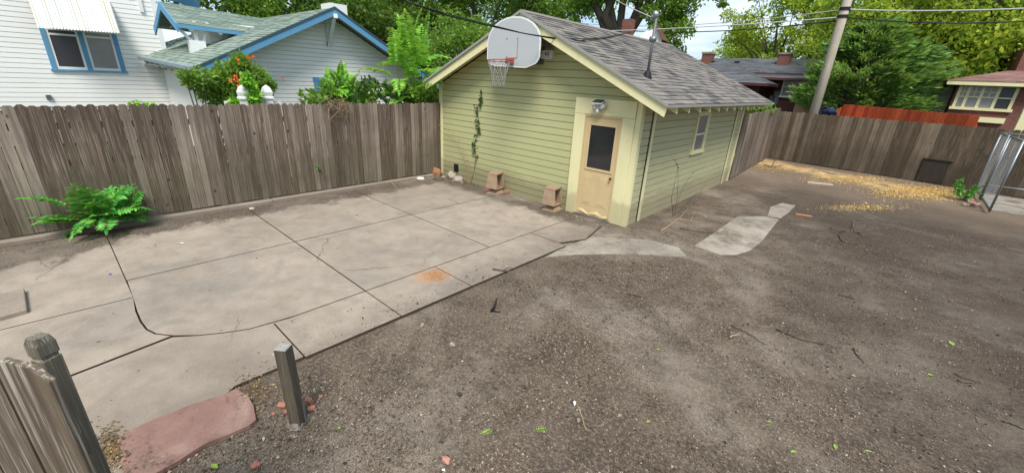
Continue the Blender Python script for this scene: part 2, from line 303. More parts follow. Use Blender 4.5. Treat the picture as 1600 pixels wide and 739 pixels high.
# ------------------------------------------------------------------ mesh helpers
class MB:
    def __init__(s): s.v = []; s.f = []
    def add(s, vs, fs):
        o = len(s.v); s.v += [tuple(v) for v in vs]; s.f += [tuple(i+o for i in f) for f in fs]; return s
    def hexa(s, b, t):      # four bottom, four top points
        return s.add(list(b)+list(t), [(3, 2, 1, 0), (4, 5, 6, 7), (0, 1, 5, 4), (1, 2, 6, 5), (2, 3, 7, 6), (3, 0, 4, 7)])
    def box(s, x0, x1, y0, y1, z0, z1):
        return s.hexa([(x0, y0, z0), (x1, y0, z0), (x1, y1, z0), (x0, y1, z0)], [(x0, y0, z1), (x1, y0, z1), (x1, y1, z1), (x0, y1, z1)])
    def obox(s, c, ax, ay, az):
        c, ax, ay, az = map(Vector, (c, ax, ay, az))
        q = [c-ax-ay-az, c+ax-ay-az, c+ax+ay-az, c-ax+ay-az]
        return s.hexa(q, [p+az*2 for p in q])
    def bar(s, a, b, w, h, upv=(0, 0, 1)):      # beam from a to b
        a, b = Vector(a), Vector(b); d = (b-a); u = Vector(upv); sd = d.cross(u).normalized(); u = sd.cross(d).normalized()
        return s.obox((a+b)/2, d/2, sd*(w/2), u*(h/2))
    def prism(s, poly, off):            # flat polygon of points, extruded by off
        n = len(poly); off = Vector(off); P = [Vector(p) for p in poly]
        return s.add(P+[p+off for p in P], [tuple(range(n))[::-1], tuple(range(n, 2*n))]+[(i, (i+1) % n, n+(i+1) % n, n+i) for i in range(n)])
    def tube(s, pts, rad, n=8, cap=True):
        P = [Vector(p) for p in pts]; o = len(s.v)
        if not hasattr(rad, '__len__'): rad = [rad]*len(P)
        a = None
        for i, p in enumerate(P):
            d = (P[min(i+1, len(P)-1)]-P[max(i-1, 0)]).normalized()
            if a is None: a = d.orthogonal().normalized()
            a = (a-d*a.dot(d)).normalized(); b = d.cross(a)
            for k in range(n):
                q = 2*math.pi*k/n; s.v.append(tuple(p+(a*math.cos(q)+b*math.sin(q))*rad[i]))
        for i in range(len(P)-1):
            for k in range(n):
                s.f.append((o+i*n+k, o+i*n+(k+1) % n, o+(i+1)*n+(k+1) % n, o+(i+1)*n+k))
        if cap: s.f += [tuple(o+k for k in range(n))[::-1], tuple(o+(len(P)-1)*n+k for k in range(n))]
        return s
    def lathe(s, c, prof, n=16):        # prof: (radius, z)
        c = Vector(c); return s.tube_z(c, prof, n)
    def tube_z(s, c, prof, n):
        o = len(s.v)
        for r, z in prof:
            for k in range(n): q = 2*math.pi*k/n; s.v.append((c.x+r*math.cos(q), c.y+r*math.sin(q), c.z+z))
        for i in range(len(prof)-1):
            for k in range(n): s.f.append((o+i*n+k, o+i*n+(k+1) % n, o+(i+1)*n+(k+1) % n, o+(i+1)*n+k))
        s.f += [tuple(o+k for k in range(n))[::-1], tuple(o+(len(prof)-1)*n+k for k in range(n))]; return s
    def blob(s, c, r, seed=0, rough=.25, n=3, flat=1.0):
        import bmesh
        bm = bmesh.new(); bmesh.ops.create_icosphere(bm, subdivisions=n, radius=1)
        sd = Vector((seed*3.1, seed*1.7, seed*.9))
        vs = []
        for v in bm.verts:
            k = 1+rough*noise.noise(v.co*1.4+sd)*1.5+rough*.4*noise.noise(v.co*4+sd)
            p = v.co*k; vs.append((c[0]+p.x*r[0], c[1]+p.y*r[1], c[2]+p.z*r[2]))
        fs = [tuple(v.index for v in f.verts) for f in bm.faces]; bm.free(); return s.add(vs, fs)
    def build(s, name, mat, parent=None, loc=None, smooth=False, bevel=0):
        wl = parent['_w'] if parent is not None and '_w' in parent else None
        base = Vector(wl) if wl is not None else Vector(loc or (0, 0, 0))
        me = bpy.data.meshes.new(name); me.from_pydata([(v[0]-base.x, v[1]-base.y, v[2]-base.z) for v in s.v], [], s.f); me.update()
        me.materials.append(M[mat] if isinstance(mat, str) else mat)
        if smooth: me.shade_smooth()
        o = bpy.data.objects.new(name, me); col.objects.link(o)
        if parent is not None: o.parent = parent
        else: o.location = base
        o['_w'] = tuple(base)
        if bevel:
            b = o.modifiers.new('bevel', 'BEVEL'); b.width = bevel; b.segments = 2; b.limit_method = 'ANGLE'; b.angle_limit = R(40)
        return o
def tag(o, label=None, cat=None, group=None, kind=None):
    if label: o['label'] = label
    if cat: o['category'] = cat
    if group: o['group'] = group
    if kind: o['kind'] = kind
    return o
def thing(name, loc, label, cat, group=None):
    o = bpy.data.objects.new(name, None); col.objects.link(o); o.location = loc; o.empty_display_size = .1
    o['_w'] = tuple(loc); return tag(o, label, cat, group)
def struct(o): o['kind'] = 'structure'; return o

def siding(mb, P0, U, N, z0, z1, xl, xr, h, out=.022):
    """lap boards: P0 origin, U along the wall, N outward; xl(z), xr(z) give the ends"""
    P0, U, N = Vector(P0), Vector(U), Vector(N); z = z0
    while z < z1-.01:
        zt = min(z+h, z1); a, b, c, d = xl(z), xr(z), xr(zt), xl(zt)
        if b-a > .02:
            if c < d: c = d = (c+d)/2
            Z = Vector((0, 0, 1)); q = P0+N*out
            g = min(.0125, h*.11); zl_ = zt-g*1.25
            aa, bb = (a+(c-0)*0, b)
            f = (zl_-z)/(zt-z); a2, b2 = a+(d-a)*f, b+(c-b)*f
            lo0, lo1 = q+U*a+Z*z, q+U*b+Z*z; m1, m0 = P0+N*out*.92+U*b2+Z*zl_, P0+N*out*.92+U*a2+Z*zl_
            g1, g0 = P0+U*c+Z*(zt-g*.8)+N*.001, P0+U*d+Z*(zt-g*.8)+N*.001; h1, h0 = P0+U*c+Z*(zt+.003)+N*.0008, P0+U*d+Z*(zt+.003)+N*.0008
            bl0, bl1 = P0+U*a+Z*(z+.001), P0+U*b+Z*(z+.001)
            mb.add([lo0, lo1, m1, m0, g1, g0, h1, h0, bl0, bl1], [(0, 1, 2, 3), (3, 2, 4, 5), (5, 4, 6, 7), (0, 8, 9, 1)])
        z += h
def shingles(mb, A, B, C, D, course, tab, thick=.012, clip=None):
    """A,B along the eave, D,C along the ridge (A below D)"""
    A, B, C, D = map(Vector, (A, B, C, D)); n = (B-A).cross(D-A).normalized()
    if n.z < 0: n = -n
    L = max((D-A).length, (C-B).length); rows = max(1, int(L/course))
    rj = random.Random(5)
    for i in range(rows):
        t0, t1 = i/rows, min(1, (i+1.0)/rows+.02/L)
        p0, p1 = A.lerp(D, t0), B.lerp(C, t0); q0, q1 = A.lerp(D, t1), B.lerp(C, t1)
        w = (p1-p0).length; k = max(1, int(w/tab)); s = (rj.random()*.8-.4)/k
        e = [0]+[min(1, max(0, (j+s+rj.uniform(-.15, .15)/1)/k)) for j in range(1, k)]+[1]
        for a, b in zip(e, e[1:]):
            if b-a < 1e-3: continue
            g = .002/w; b2 = b-g; th = thick*(rj.uniform(.8, 1.5))
            a0, a1, c1, c0 = p0.lerp(p1, a)+n*th, p0.lerp(p1, b2)+n*th, q0.lerp(q1, b2)+n*.002, q0.lerp(q1, a)+n*.002
            if clip and clip((a0+a1+c1+c0)/4): continue
            mb.add([a0, a1, c1, c0, p0.lerp(p1, a)-n*.002, p0.lerp(p1, b2)-n*.002], [(0, 1, 2, 3), (0, 4, 5, 1)])
def leaves(name, pts, size, mat, parent=None, loc=None, aspect=.55, dirs=None, upbias=0.0):
    pts = np.asarray(pts, float); n = len(pts)
    d = rng.normal(size=(n, 3)) if dirs is None else np.asarray(dirs)+rng.normal(size=(n, 3))*.25
    d[:, 2] -= .25 if dirs is None else 0
    d /= np.linalg.norm(d, axis=1)[:, None]+1e-9
    r = rng.normal(size=(n, 3)); r[:, 2] *= (1-upbias)
    s = np.cross(d, r); s /= np.linalg.norm(s, axis=1)[:, None]+1e-9
    L = (size*rng.uniform(.6, 1.4, n))[:, None]
    nn = np.cross(d, s)
    a = pts; b = pts+d*L*.45+s*L*aspect*.5+nn*L*.06; c = pts+d*L; e = pts+d*L*.45-s*L*aspect*.5+nn*L*.06
    V = np.stack([a, b, c, e], 1).reshape(-1, 3)
    base = np.array(parent['_w'] if parent is not None else (loc or (0, 0, 0)))
    V = V-base
    me = bpy.data.meshes.new(name); me.vertices.add(4*n); me.vertices.foreach_set('co', V.astype(np.float32).ravel())
    me.loops.add(4*n); me.loops.foreach_set('vertex_index', np.arange(4*n, dtype=np.int32)); me.polygons.add(n)
    me.polygons.foreach_set('loop_start', np.arange(0, 4*n, 4, dtype=np.int32)); me.polygons.foreach_set('loop_total', np.full(n, 4, dtype=np.int32)); me.update(); me.validate()
    me.materials.append(M[mat]); o = bpy.data.objects.new(name, me); col.objects.link(o)
    if parent is not None: o.parent = parent
    else: o.location = tuple(base)
    o['_w'] = tuple(float(q) for q in base); return o
def clump_pts(c, r, n, shell=.55):
    d = rng.normal(size=(n, 3)); d /= np.linalg.norm(d, axis=1)[:, None]
    k = shell+(1-shell)*rng.random(n)**.7; k *= 1+.25*rng.normal(size=n)*.4
    return np.array(c)+d*np.array(r)*k[:, None]
def tree(name, label, base, crown, rad, nclump, nleaf, lsize, mat, bark='bark', trunk_r=.2, group=None, cr=.32, limbs=None, shape=None, cat='tree', seed=1, droop=0):
    rr = random.Random(seed); t = thing(name, base, label, cat, group)
    base = Vector(base); crown = Vector(crown); cl = []
    for i in range(nclump):
        while True:
            p = Vector((rr.uniform(-1, 1), rr.uniform(-1, 1), rr.uniform(-1, 1)))
            if .25 < p.length < 1: break
        if shape == 'cone':
            h = (p.z+1)/2; k = (1-h)**.75+.1; a = rr.uniform(0, 6.28); q = (.35+.65*rr.random())*k
            p = Vector((math.cos(a)*q, math.sin(a)*q, p.z))
        else: p *= .8+.25*rr.random()
        c = crown+Vector((p.x*rad[0], p.y*rad[0], p.z*rad[1])); cl.append((c, rad[0]*cr*rr.uniform(.55, 1.2)))
    mb = MB(); fork = base.lerp(Vector((crown.x, crown.y, crown.z-rad[1]*.6)), .85)
    mb.tube([base, base.lerp(fork, .5)+Vector((rr.uniform(-.1, .1), rr.uniform(-.1, .1), 0)), fork], [trunk_r*1.25, trunk_r, trunk_r*.8], 10)
    for c, r in (cl[::max(1, len(cl)//14)] if limbs is None else limbs):
        st = base.lerp(fork, rr.uniform(.6, 1)); mid = st.lerp(c, .5)+Vector((rr.uniform(-.3, .3), rr.uniform(-.3, .3), .15*rad[1]))
        mb.tube([st, mid, c], [trunk_r*.5, trunk_r*.3, trunk_r*.08], 6)
    mb.build('trunk', bark, t, smooth=True)
    P = []
    for c, r in cl: P.append(clump_pts(c, (r, r, r*.75), max(20, int(nleaf/nclump)), .35))
    leaves('crown', np.concatenate(P), lsize, mat, t); return t
def frond(L, W, base, d, length, n, leafl, droop=.5, rach=.004, lw=.3):
    """pinnate leaf: a bent stalk (into mesh W) with paired leaflets (points and directions into L)"""
    p = Vector(base); d = Vector(d).normalized(); pts = [p.copy()]; st = length/n
    for i in range(n):
        d = (d+Vector((0, 0, -droop*st/length*1.2))).normalized(); p = p+d*st; pts.append(p.copy())
        f = (i+1)/n
        if f < .18: continue
        sd = d.cross(Vector((0, 0, 1))).normalized(); ll = leafl*math.sin(math.pi*min(1, .18+f*.72))**.6*random.uniform(.85, 1.15)
        for sg in (-1, 1): L.append((p.copy(), (sd*sg+d*.35+Vector((0, 0, random.uniform(-.35, .05)))).normalized(), ll, d.copy()))
    L.append((p.copy(), d.copy(), leafl*.8, d.copy()))
    W.tube(pts, [rach*(1-.7*i/n) for i in range(n+1)], 4, False)
def build_leaflets(name, L, mat, parent, lw=.3):
    mb = MB()
    for p, d, l, rd in L:
        s = d.cross(rd); s = s if s.length > .1 else Vector((0, 0, 1)); u = s.normalized()
        wv = d.cross(u).normalized()*l*lw*.5; n = u*l*.05
        mb.add([p, p+d*l*.35+wv-n, p+d*l*.75+wv*.7-n*2, p+d*l-n*4, p+d*l*.75-wv*.7-n*2, p+d*l*.35-wv-n, p+d*l*.5+n],
               [(0, 1, 6), (1, 2, 6), (2, 3, 6), (3, 4, 6), (4, 5, 6), (5, 0, 6)])
    return mb.build(name, mat, parent)

# ================================================================== SETTING
SOILZ = -.035
g = MB(); S = 600; g.add([(-S, -S, -.06), (S, -S, -.06), (S, S, -.06), (-S, S, -.06)], [(0, 1, 2, 3)]); struct(g.build('ground', 'grass'))
# yard soil with gentle real undulation
g = MB(); nx, ny = 150, 230; x0, x1, y0, y1 = -.3, 16, -12, 12.6
vs = []
for j in range(ny+1):
    for i in range(nx+1):
        x = x0+(x1-x0)*i/nx; y = y0+(y1-y0)*j/ny
        h = noise.noise(Vector((x*.7, y*.7, 3)))*.02+noise.noise(Vector((x*3, y*3, 1)))*.008
        if x < 5.4: h *= .4
        vs.append((x, y, SOILZ+h*.8))
g.add(vs, [(j*(nx+1)+i, j*(nx+1)+i+1, (j+1)*(nx+1)+i+1, (j+1)*(nx+1)+i) for j in range(ny) for i in range(nx)])
struct(g.build('yard_soil', 'soil', smooth=True))

# patio slabs
xA, xB, xC, yP, yQ, yR = 2.467, 4.51, 5.25, -4.705, -2.66, -6.58
gap = .007
def jig(poly, seed=0):
    return [(x, y, 0) for x, y in poly]
def slab(mb, poly, top=0.0, bot=-.09):
    mb.prism([(x, y, bot) for x, y in poly], (0, 0, top-bot))
def arc(cx, cy, r, a0, a1, n): return [(cx+r*math.cos(R(a0+(a1-a0)*i/n)), cy+r*math.sin(R(a0+(a1-a0)*i/n))) for i in range(n+1)]
pm = MB()
slab(pm, [(.35, yR+.004), (xA-.010, yR+.003), (xA-.010, yP-gap), (.35, yP-gap)])
slab(pm, [(.35, yP+gap), (xA-.014, yP+gap), (xA-.011, yQ-gap), (.35, yQ-gap)])
slab(pm, [(.35, yQ+gap), (xA-gap, yQ+gap), (xA-gap, -.32), (.35, -.32)])
RC = [PZ(x, y) for x, y in ((207, 466), (213, 486), (220, 502), (229, 514), (243, 521), (270, 524), (310, 523.5), (350, 519.5), (390, 513.5))]
def offs(pts, d):
    o = []
    for i, p in enumerate(pts):
        t_ = (pts[min(i+1, len(pts)-1)]-pts[max(i-1, 0)]).normalized(); o.append((p.x+t_.y*d, p.y-t_.x*d))
    return o
slab(pm, [(xA+gap, yR+gap)]+offs(RC, -gap)+[(xB-gap, -5.5), (xB-gap, yP-gap), (xA+gap, yP-gap)])
slab(pm, [(xA+gap, yP+gap), (xB-gap, yP+gap), (xB-gap, yQ-gap), (xA+gap, yQ-gap)])
slab(pm, [(xA+gap, yQ+gap), (xB-gap, yQ+gap), (xB-gap, -.45), (4.3, -.32), (xA+gap, -.32)])
# outer strip
def strip(ya, yb): slab(pm, [(xB+gap, ya+gap*.7), (xC, ya+gap*.7), (xC, yb-gap*.7), (xB+gap, yb-gap*.7)])
strip(-5.70, yP); strip(yP, -3.70); strip(-3.70, -1.69); slab(pm, [(xB+gap, -1.68), (5.10, -1.68), (5.30, -1.20), (5.10, -.36), (xB+gap, -.36)])
# around the rounded corner and the left end
RO = offs(RC, gap); jn = 5
jx_ = RC[jn]; dj = (PZ(100, 590)-jx_).normalized(); dn = Vector((-dj.y, dj.x, 0))*gap; far_ = jx_+dj*2.6
slab(pm, [(far_.x+dn.x, far_.y+dn.y)]+[(6.6, -9), (6.05, -7.5), (5.3, -6.33), (5.235, -6.24), (5.235, -5.706), (xB+gap, -5.706), (xB+gap, -5.55)]+RO[:jn:-1]+[(jx_.x+dn.x+.02, jx_.y+dn.y-.01)])
slab(pm, [(3.0, yR-.004)]+RO[1:jn]+[(jx_.x-dn.x, jx_.y-dn.y-.012), (far_.x-dn.x, far_.y-dn.y), (2.92, -9)])
slab(pm, [(.35, yR-.004), (2.985, yR-.004), (2.905, -9), (.35, -9)])
po_ = struct(pm.build('patio', 'patio', bevel=.004)); po_.data.materials.append(paint('dirty_slab_edge', (.07, .053, .038), .95, .5, 12, .1))
for f_ in po_.data.polygons:
    if abs(f_.normal.z) < .5: f_.material_index = 1
# raised step at the far left
st = MB(); a = PZ(42, 483, .045); st.prism([(a.x, a.y, -.02), (a.x-.6, a.y-.02, -.02), (a.x-.6, a.y-1.6, -.02), (a.x+.25, a.y-1.6, -.02)], (0, 0, .065))
tag(st.build('concrete_step', 'curb', bevel=.01), 'raised low concrete step on the patio at its left edge behind the wooden post', 'step')
# long kerb under the left fence
kb = MB()
y = -9.0
while y < -.05:
    y2 = min(y+2.4, -.05); kb.box(.03, .165+random.uniform(0, .02), y, y2-.012, -.1, .028+random.uniform(-.004, .004)); y = y2
struct(kb.build('kerb', 'curb', bevel=.012))
# paths
def path(name, px, z=-.022, th=.06):
    pts = [PZ(x, y, z) for x, y in px]; m = MB(); m.prism([(p.x, p.y, z-th) for p in pts], (0, 0, th)); return struct(m.build(name, 'conc', bevel=.006))
path('path', [(852, 401), (900, 397), (950, 396), (1010, 397), (1074, 400.5), (1060, 386), (1010, 374), (955, 371), (925, 370), (884, 384)])
path('path', [(1085, 384), (1125, 397), (1150, 397.5), (1172, 391), (1190, 377), (1217, 343), (1196, 338), (1152, 338), (1118, 362)])
path('path', [(1219, 341), (1232, 332), (1243, 321), (1222, 317), (1204, 323), (1199, 337)])
pad = MB(); pad.prism([(10.86, 8.45, -.08), (14, 8.1, -.08), (14, 11.0, -.08), (10.9, 11.0, -.08)], (0, 0, .08)); struct(pad.build('concrete_pad', 'conc', bevel=.01))

# ================================================================== GARAGE
W, L = 5.36, 6.2
apx, apz = 2.90, 3.60; eL, eR = (-.12, 2.26), (5.95, 2.17)
zL = lambda x: eL[1]+(apz-eL[1])*(x-eL[0])/(apx-eL[0]); zR = lambda x: eR[1]+(apz-eR[1])*(eR[0]-x)/(eR[0]-apx)
gar = thing('garage', (2.7, 3.1, 0), 'pale green lap-sided garage with cream trim, tan door and grey shingle roof', 'garage')
mb = MB()
def xl(z): return 0 if z < zL(0)-.1 else eL[0]+(z+.1-eL[1])*(apx-eL[0])/(apz-eL[1])
def xr(z): return W if z < zR(W)-.1 else eR[0]-(z+.1-eR[1])*(eR[0]-apx)/(apz-eR[1])
siding(mb, (0, 0, 0), (1, 0, 0), (0, -1, 0), -.05, 3.48, xl, xr, .134)
mb.build('front_wall', 'green', gar)
mb = MB(); siding(mb, (W, 0, 0), (0, 1, 0), (1, 0, 0), -.05, 2.45, lambda z: 0, lambda z: L, .134); mb.build('side_wall', 'side', gar)
mb = MB(); siding(mb, (0, 0, 0), (0, 1, 0), (-1, 0, 0), -.05, 2.3, lambda z: 0, lambda z: L, .134); mb.build('side_wall', 'side', gar)
mb = MB(); mb.prism([(0, L, -.05), (W, L, -.05), (W, L, zR(W)-.05), (apx, L, apz-.06), (0, L, zL(0)-.05)], (0, -.05, 0)); mb.build('rear_wall', 'side', gar)
# corner boards and battens
def cb(x0, x1, y0, y1, z1, lab=None):
    m = MB(); m.box(x0, x1, y0, y1, -.06, z1); o = m.build('corner_board', 'cream', gar, bevel=.004)
cb(-.03, .085, -.042, 0, 2.33); cb(5.30, W+.038, -.041, .0, 2.36); cb(W+.004, W+.038, .002, .075, 2.36)
m = MB(); m.box(W+.001, W+.04, .47, .56, -.06, 2.36); m.build('batten', 'cream', gar, bevel=.004)
m = MB(); m.box(W-.01, W+.024, .42, .468, -.06, 2.36); m.build('dark_joint', 'rubber', gar)
m = MB(); m.box(W+.001, W+.04, L-.09, L+.02, -.06, 2.3); m.build('corner_board', 'cream', gar, bevel=.004)
m = MB(); m.box(W+.001, W+.04, L-.62, L-.53, -.06, 2.3); m.build('batten', 'cream', gar, bevel=.004)
m = MB(); m.box(W-.01, W+.024, L-.66, L-.622, -.06, 2.3); m.build('dark_joint', 'rubber', gar)
# roof
oh = .40; yF, yBk = -oh, L+.32
for nm, e, sgn in (('roof_slope', eR, 1), ('roof_slope', eL, -1)):
    deck = MB(); ex, ez = e
    deck.prism([(ex, yF, ez-.035), (apx, yF, apz-.035), (apx, yBk, apz-.035), (ex, yBk, ez-.035)], (0, 0, .025))
    rf = deck.build('roof', 'darkwood', gar)
    sh = MB()
    if sgn > 0: shingles(sh, (ex+.02, yF-.02, ez-.005), (ex+.02, yBk, ez-.005), (apx, yBk, apz), (apx, yF-.02, apz), .128, .30)
    else: shingles(sh, (ex-.02, yBk, ez-.005), (ex-.02, yF-.02, ez-.005), (apx, yF-.02, apz), (apx, yBk, apz), .128, .30)
    sh.build('shingles', 'shingle', rf)
m = MB(); m.prism([(apx-.14, yF-.02, apz-.048), (apx, yF-.02, apz+.018), (apx+.14, yF-.02, apz-.048)], (0, yBk-yF, 0)); m.build('ridge_cap', 'shingle', gar)
for (ex, ez), s in ((eR, 1), (eL, -1)):
    m = MB()   # cream barge board under the rake, metal edge above it
    m.prism([(ex, yF, ez-.04), (apx, yF, apz-.04), (apx, yF, apz-.22), (ex-.03*s, yF, ez-.19)], (0, .028, 0)); m.build('barge_board', 'cream', gar)
    m = MB(); m.prism([(ex+.02*s, yF-.035, ez+.004), (apx, yF-.035, apz+.006), (apx, yF-.035, apz-.045), (ex+.02*s, yF-.035, ez-.045)], (0, .033, 0)); m.build('roof_edge', 'drip', gar)
    m = MB(); m.prism([(ex, yF+.03, ez-.06), (apx, yF+.03, apz-.06), (apx, -.013, apz-.06), (ex, -.013, ez-.06)], (0, 0, .02)); m.build('soffit', 'cream', gar)
    # rafter tails along the eave
    yy = .05 if s > 0 else .3
    while yy < L+.2:
        m = MB(); xi = (W+.0 if s > 0 else .0); zz = (zR if s > 0 else zL)
        m.prism([(ex-.02*s, yy, ez-.045), (xi, yy, zz(xi)-.045), (xi, yy, zz(xi)-.20), (xi+.05*s, yy, zz(xi)-.20), (ex-.02*s, yy, ez-.15)], (0, .04, 0)); m.build('rafter_tail', 'cream', gar)
        yy += .53
    m = MB(); m.box(min(ex, ex+.022*s), max(ex, ex+.022*s), yF, yBk, ez-.052, ez-.008); m.build('drip_edge', 'drip', gar)
# door and its wide frame
m = MB(); fz = 2.15
m.box(4.07, 4.30, -.060, -.0, -.05, 1.88); fr = m.build('door_frame', 'cream', gar, bevel=.004)
m = MB(); m.box(5.07, 5.298, -.060, -.0, -.03, 1.88); m.build('door_frame', 'cream', gar, bevel=.004)
m = MB(); m.box(4.07, 5.298, -.063, -.0, 1.883, 2.16); m.build('door_frame', 'cream', gar, bevel=.004)
m = MB(); m.box(4.30, 5.07, -.055, -.0, 1.845, 1.88); m.box(4.30, 4.325, -.055, 0, -.02, 1.845); m.box(5.045, 5.07, -.055, 0, -.02, 1.845); m.build('door_jamb', 'door', gar)
m = MB()    # slab with raised panels and a glazed upper half
gx0, gx1, gz0, gz1 = 4.435, 4.965, .91, 1.71
for b in ((4.327, gx0, 0, 1.84), (gx1, 5.043, 0, 1.84)): m.box(b[0], b[1], -.042, -.024, b[2], b[3])
m.box(gx0, gx1, -.042, -.024, 0, gz0); m.box(gx0, gx1, -.042, -.024, gz1, 1.84)
dr = m.build('door', 'door', gar)
for a, b in ((4.40, 4.64), (4.72, 4.96)):
    m = MB(); m.box(a, b, -.046, -.0421, .20, .80); m.build('panel', 'door', dr, bevel=.003)
    m = MB(); m.box(a+.045, b-.045, -.052, -.0461, .245, .755); m.build('panel', 'door', dr, bevel=.005)
m = MB()
for b in ((gx0-.03, gx0+.012, gz0-.03, gz1+.03), (gx1-.012, gx1+.03, gz0-.03, gz1+.03)): m.box(b[0], b[1], -.054, -.0422, b[2], b[3])
m.box(gx0+.012, gx1-.012, -.054, -.0422, gz0-.03, gz0+.012); m.box(gx0+.012, gx1-.012, -.054, -.0422, gz1-.012, gz1+.03); m.build('glass_frame', 'door', dr, bevel=.003)
m = MB(); m.box(gx0, gx1, -.036, -.030, gz0, gz1); m.build('glass', 'glass', dr)
m = MB(); m.tube([(4.995, -.042, .80), (4.995, -.072, .80)], .012, 10); m.blob((4.995, -.087, .80), (.026, .02, .026), 1, 0); m.build('knob', paint('brass_knob', (.14, .09, .04), .35, .3, 9, .5, .8), dr, smooth=True)
m = MB(); m.box(4.28, 5.09, -.08, -.023, -.045, -.004); m.build('threshold', 'metal', gar, bevel=.004)
m = MB()  # torn metal skin along the foot of the door
rr = random.Random(3); top = []; n = 16
for i in range(n+1):
    x = 4.34+.69*i/n; zt = .075+.03*math.sin(i*.8)+rr.uniform(-.008, .008); bul = -.034-.022*abs(math.sin(i*.5))
    top += [(x, -.043, zt), (x, bul-.012, zt*.55), (x, -.048, .0)]
m.add(top, [(3*i+k, 3*i+k+3, 3*i+k+4, 3*i+k+1) for i in range(n) for k in range(2)]); m.build('door_kick_edge', 'door', dr)
# side window
m = MB(); wy0, wy1, wz0, wz1 = 2.66, 3.42, 1.09, 1.87
m.box(W+.002, W+.055, wy0, wy0+.085, wz0, wz1); m.box(W+.002, W+.055, wy1-.085, wy1, wz0, wz1)
m.box(W+.002, W+.057, wy0-.01, wy1+.01, wz1, wz1+.09); m.box(W+.002, W+.07, wy0-.03, wy1+.03, wz0-.05, wz0)
wf = m.build('window', 'cream', gar, bevel=.003)
m = MB(); m.box(W+.002, W+.030, wy0+.085, wy1-.085, wz0, wz1); m.build('pane', 'curtain', wf)
m = MB(); m.box(W+.031, W+.040, wy0+.085, wy0+.12, wz0, wz1); m.box(W+.031, W+.040, wy1-.12, wy1-.085, wz0, wz1); m.box(W+.031, W+.042, wy0+.085, wy1-.085, 1.45, 1.49); m.box(W+.031, W+.040, wy0+.12, wy1-.12, wz0, wz0+.04); m.build('sash', 'cream', wf)
# gable louvre hidden behind the board, junction box, foot vent
m = MB(); m.box(3.12, 3.50, -.05, -.013, 3.02, 3.20)
for k in range(4): m.box(3.12, 3.50, -.075, -.05, 3.035+k*.042, 3.045+k*.042)
m.build('gable_vent', 'drip', gar)
m = MB(); m.box(3.20, 3.46, -.10, -.013, 2.80, 2.95); bx = m.build('socket_box', 'lampwhite', gar, bevel=.008)
m = MB(); m.box(3.30, 3.33, -.106, -.1005, 2.86, 2.90); m.box(3.36, 3.375, -.106, -.1005, 2.84, 2.92); m.build('socket', 'rubber', bx)
m = MB(); m.box(.53, .70, -.034, -.001, .14, .33); m.build('foot_vent', 'rubber', gar)
# service mast through the roof
mp = PX(1012, 127, 5.3)
bz = zR(5.3); mt = MB(); q = Vector((5.15, PX(1010, 128, 5.15).y, 0)); q.z = zR(q.x)
tz = PX(1016, 24, q.x).z
mt.tube([(q.x, q.y, q.z-.05), (q.x, q.y, tz)], .024, 12); ms = mt.build('mast', 'pipe', gar, smooth=True)
m = MB(); m.tube_z(q, [(.09, -.05), (.075, .02), (.05, .09), (.036, .12)], 14); m.build('boot', 'rubber', ms, smooth=True)
m = MB(); m.blob((q.x-.02, q.y, tz+.03), (.055, .055, .07), 2, .08); m.tube([(q.x, q.y, tz+.02), (q.x-.08, q.y-.03, tz-.01)], .03, 10); m.build('weatherhead', 'metal', ms, smooth=True)
m = MB(); m.tube([(q.x-.05, q.y, tz-.33), (q.x+.045, q.y, tz-.33)], .045, 10); m.build('cable_clamp', 'metal', ms, smooth=True)
MAST = Vector((q.x, q.y, tz-.03))

# ================================================================== BASKETBALL HOOP
bx0, bx1, bb, bt = 2.15, 3.46, 2.66, 3.47; by = -.50; xc = (bx0+bx1)/2
hp = thing('basketball_hoop', (xc, -.02, 2.7), 'white fan-shaped basketball backboard with bent orange rim on the garage gable', 'basketball hoop')
out = [(bx0+.22, bb), (bx1-.30, bb-.02), (bx1-.06, bb+.06), (bx1, bb+.14), (bx1, 3.06)]
for i in range(1, 12):
    a = math.pi*i/12; out.append((xc+(bx1-xc)*math.cos(a), 3.06+(bt-3.06)*math.sin(a)))
out += [(bx0, 3.06), (bx0, bb+.1), (bx0+.06, bb+.03)]
m = MB(); m.prism([(x, by, z) for x, z in out], (0, .03, 0)); bo = m.build('backboard', 'plastic', hp)
m = MB(); n = len(out)
for i in range(n):
    (xa, za), (xb, zb) = out[i], out[(i+1) % n]; m.bar((xa, by+.012, za), (xb, by+.012, zb), .05, .018, (0, 1, 0))
m.build('edge_lip', 'whitepaint', bo)
m = MB(); m.box(xc+.13, xc+.14, by-.003, by-.0005, 2.78, 3.10); m.box(xc-.12, xc+.13, by-.003, by-.0005, 2.775, 2.79); m.build('target_square', 'orange', bo)
for xx, zz in ((xc-.14, 3.12), (xc+.13, 3.12), (xc-.14, 2.80)): m = MB(); m.tube([(xx, by-.006, zz), (xx, by, zz)], .012, 8); m.build('bolt', 'pipe', bo)
m = MB(); m.box(xc-.35, xc-.31, by+.032, -.02, 2.9, 2.95); m.box(xc+.31, xc+.35, by+.032, -.02, 2.9, 2.95); m.bar((xc-.33, -.03, 2.75), (xc-.33, by+.03, 2.92), .04, .04); m.bar((xc+.33, -.03, 2.75), (xc+.33, by+.03, 2.92), .04, .04)
m.box(xc-.4, xc+.4, -.05, -.013, 2.70, 2.80); m.box(xc-.4, xc+.4, -.05, -.013, 2.95, 3.02); m.build('bracket', 'pipe', hp)
m = MB(); m.box(xc-.07, xc+.07, by-.11, by-.004, 2.68, 2.78); m.build('rim_bracket', 'orange', hp, bevel=.008)
cxr, cyr, rz, rad = xc-.0, by-.34, 2.72, .225
ring = [(cxr+rad*math.cos(k*math.pi/14), cyr+rad*math.sin(k*math.pi/14), rz+.05*math.cos(k*math.pi/14)*.3) for k in range(29)]
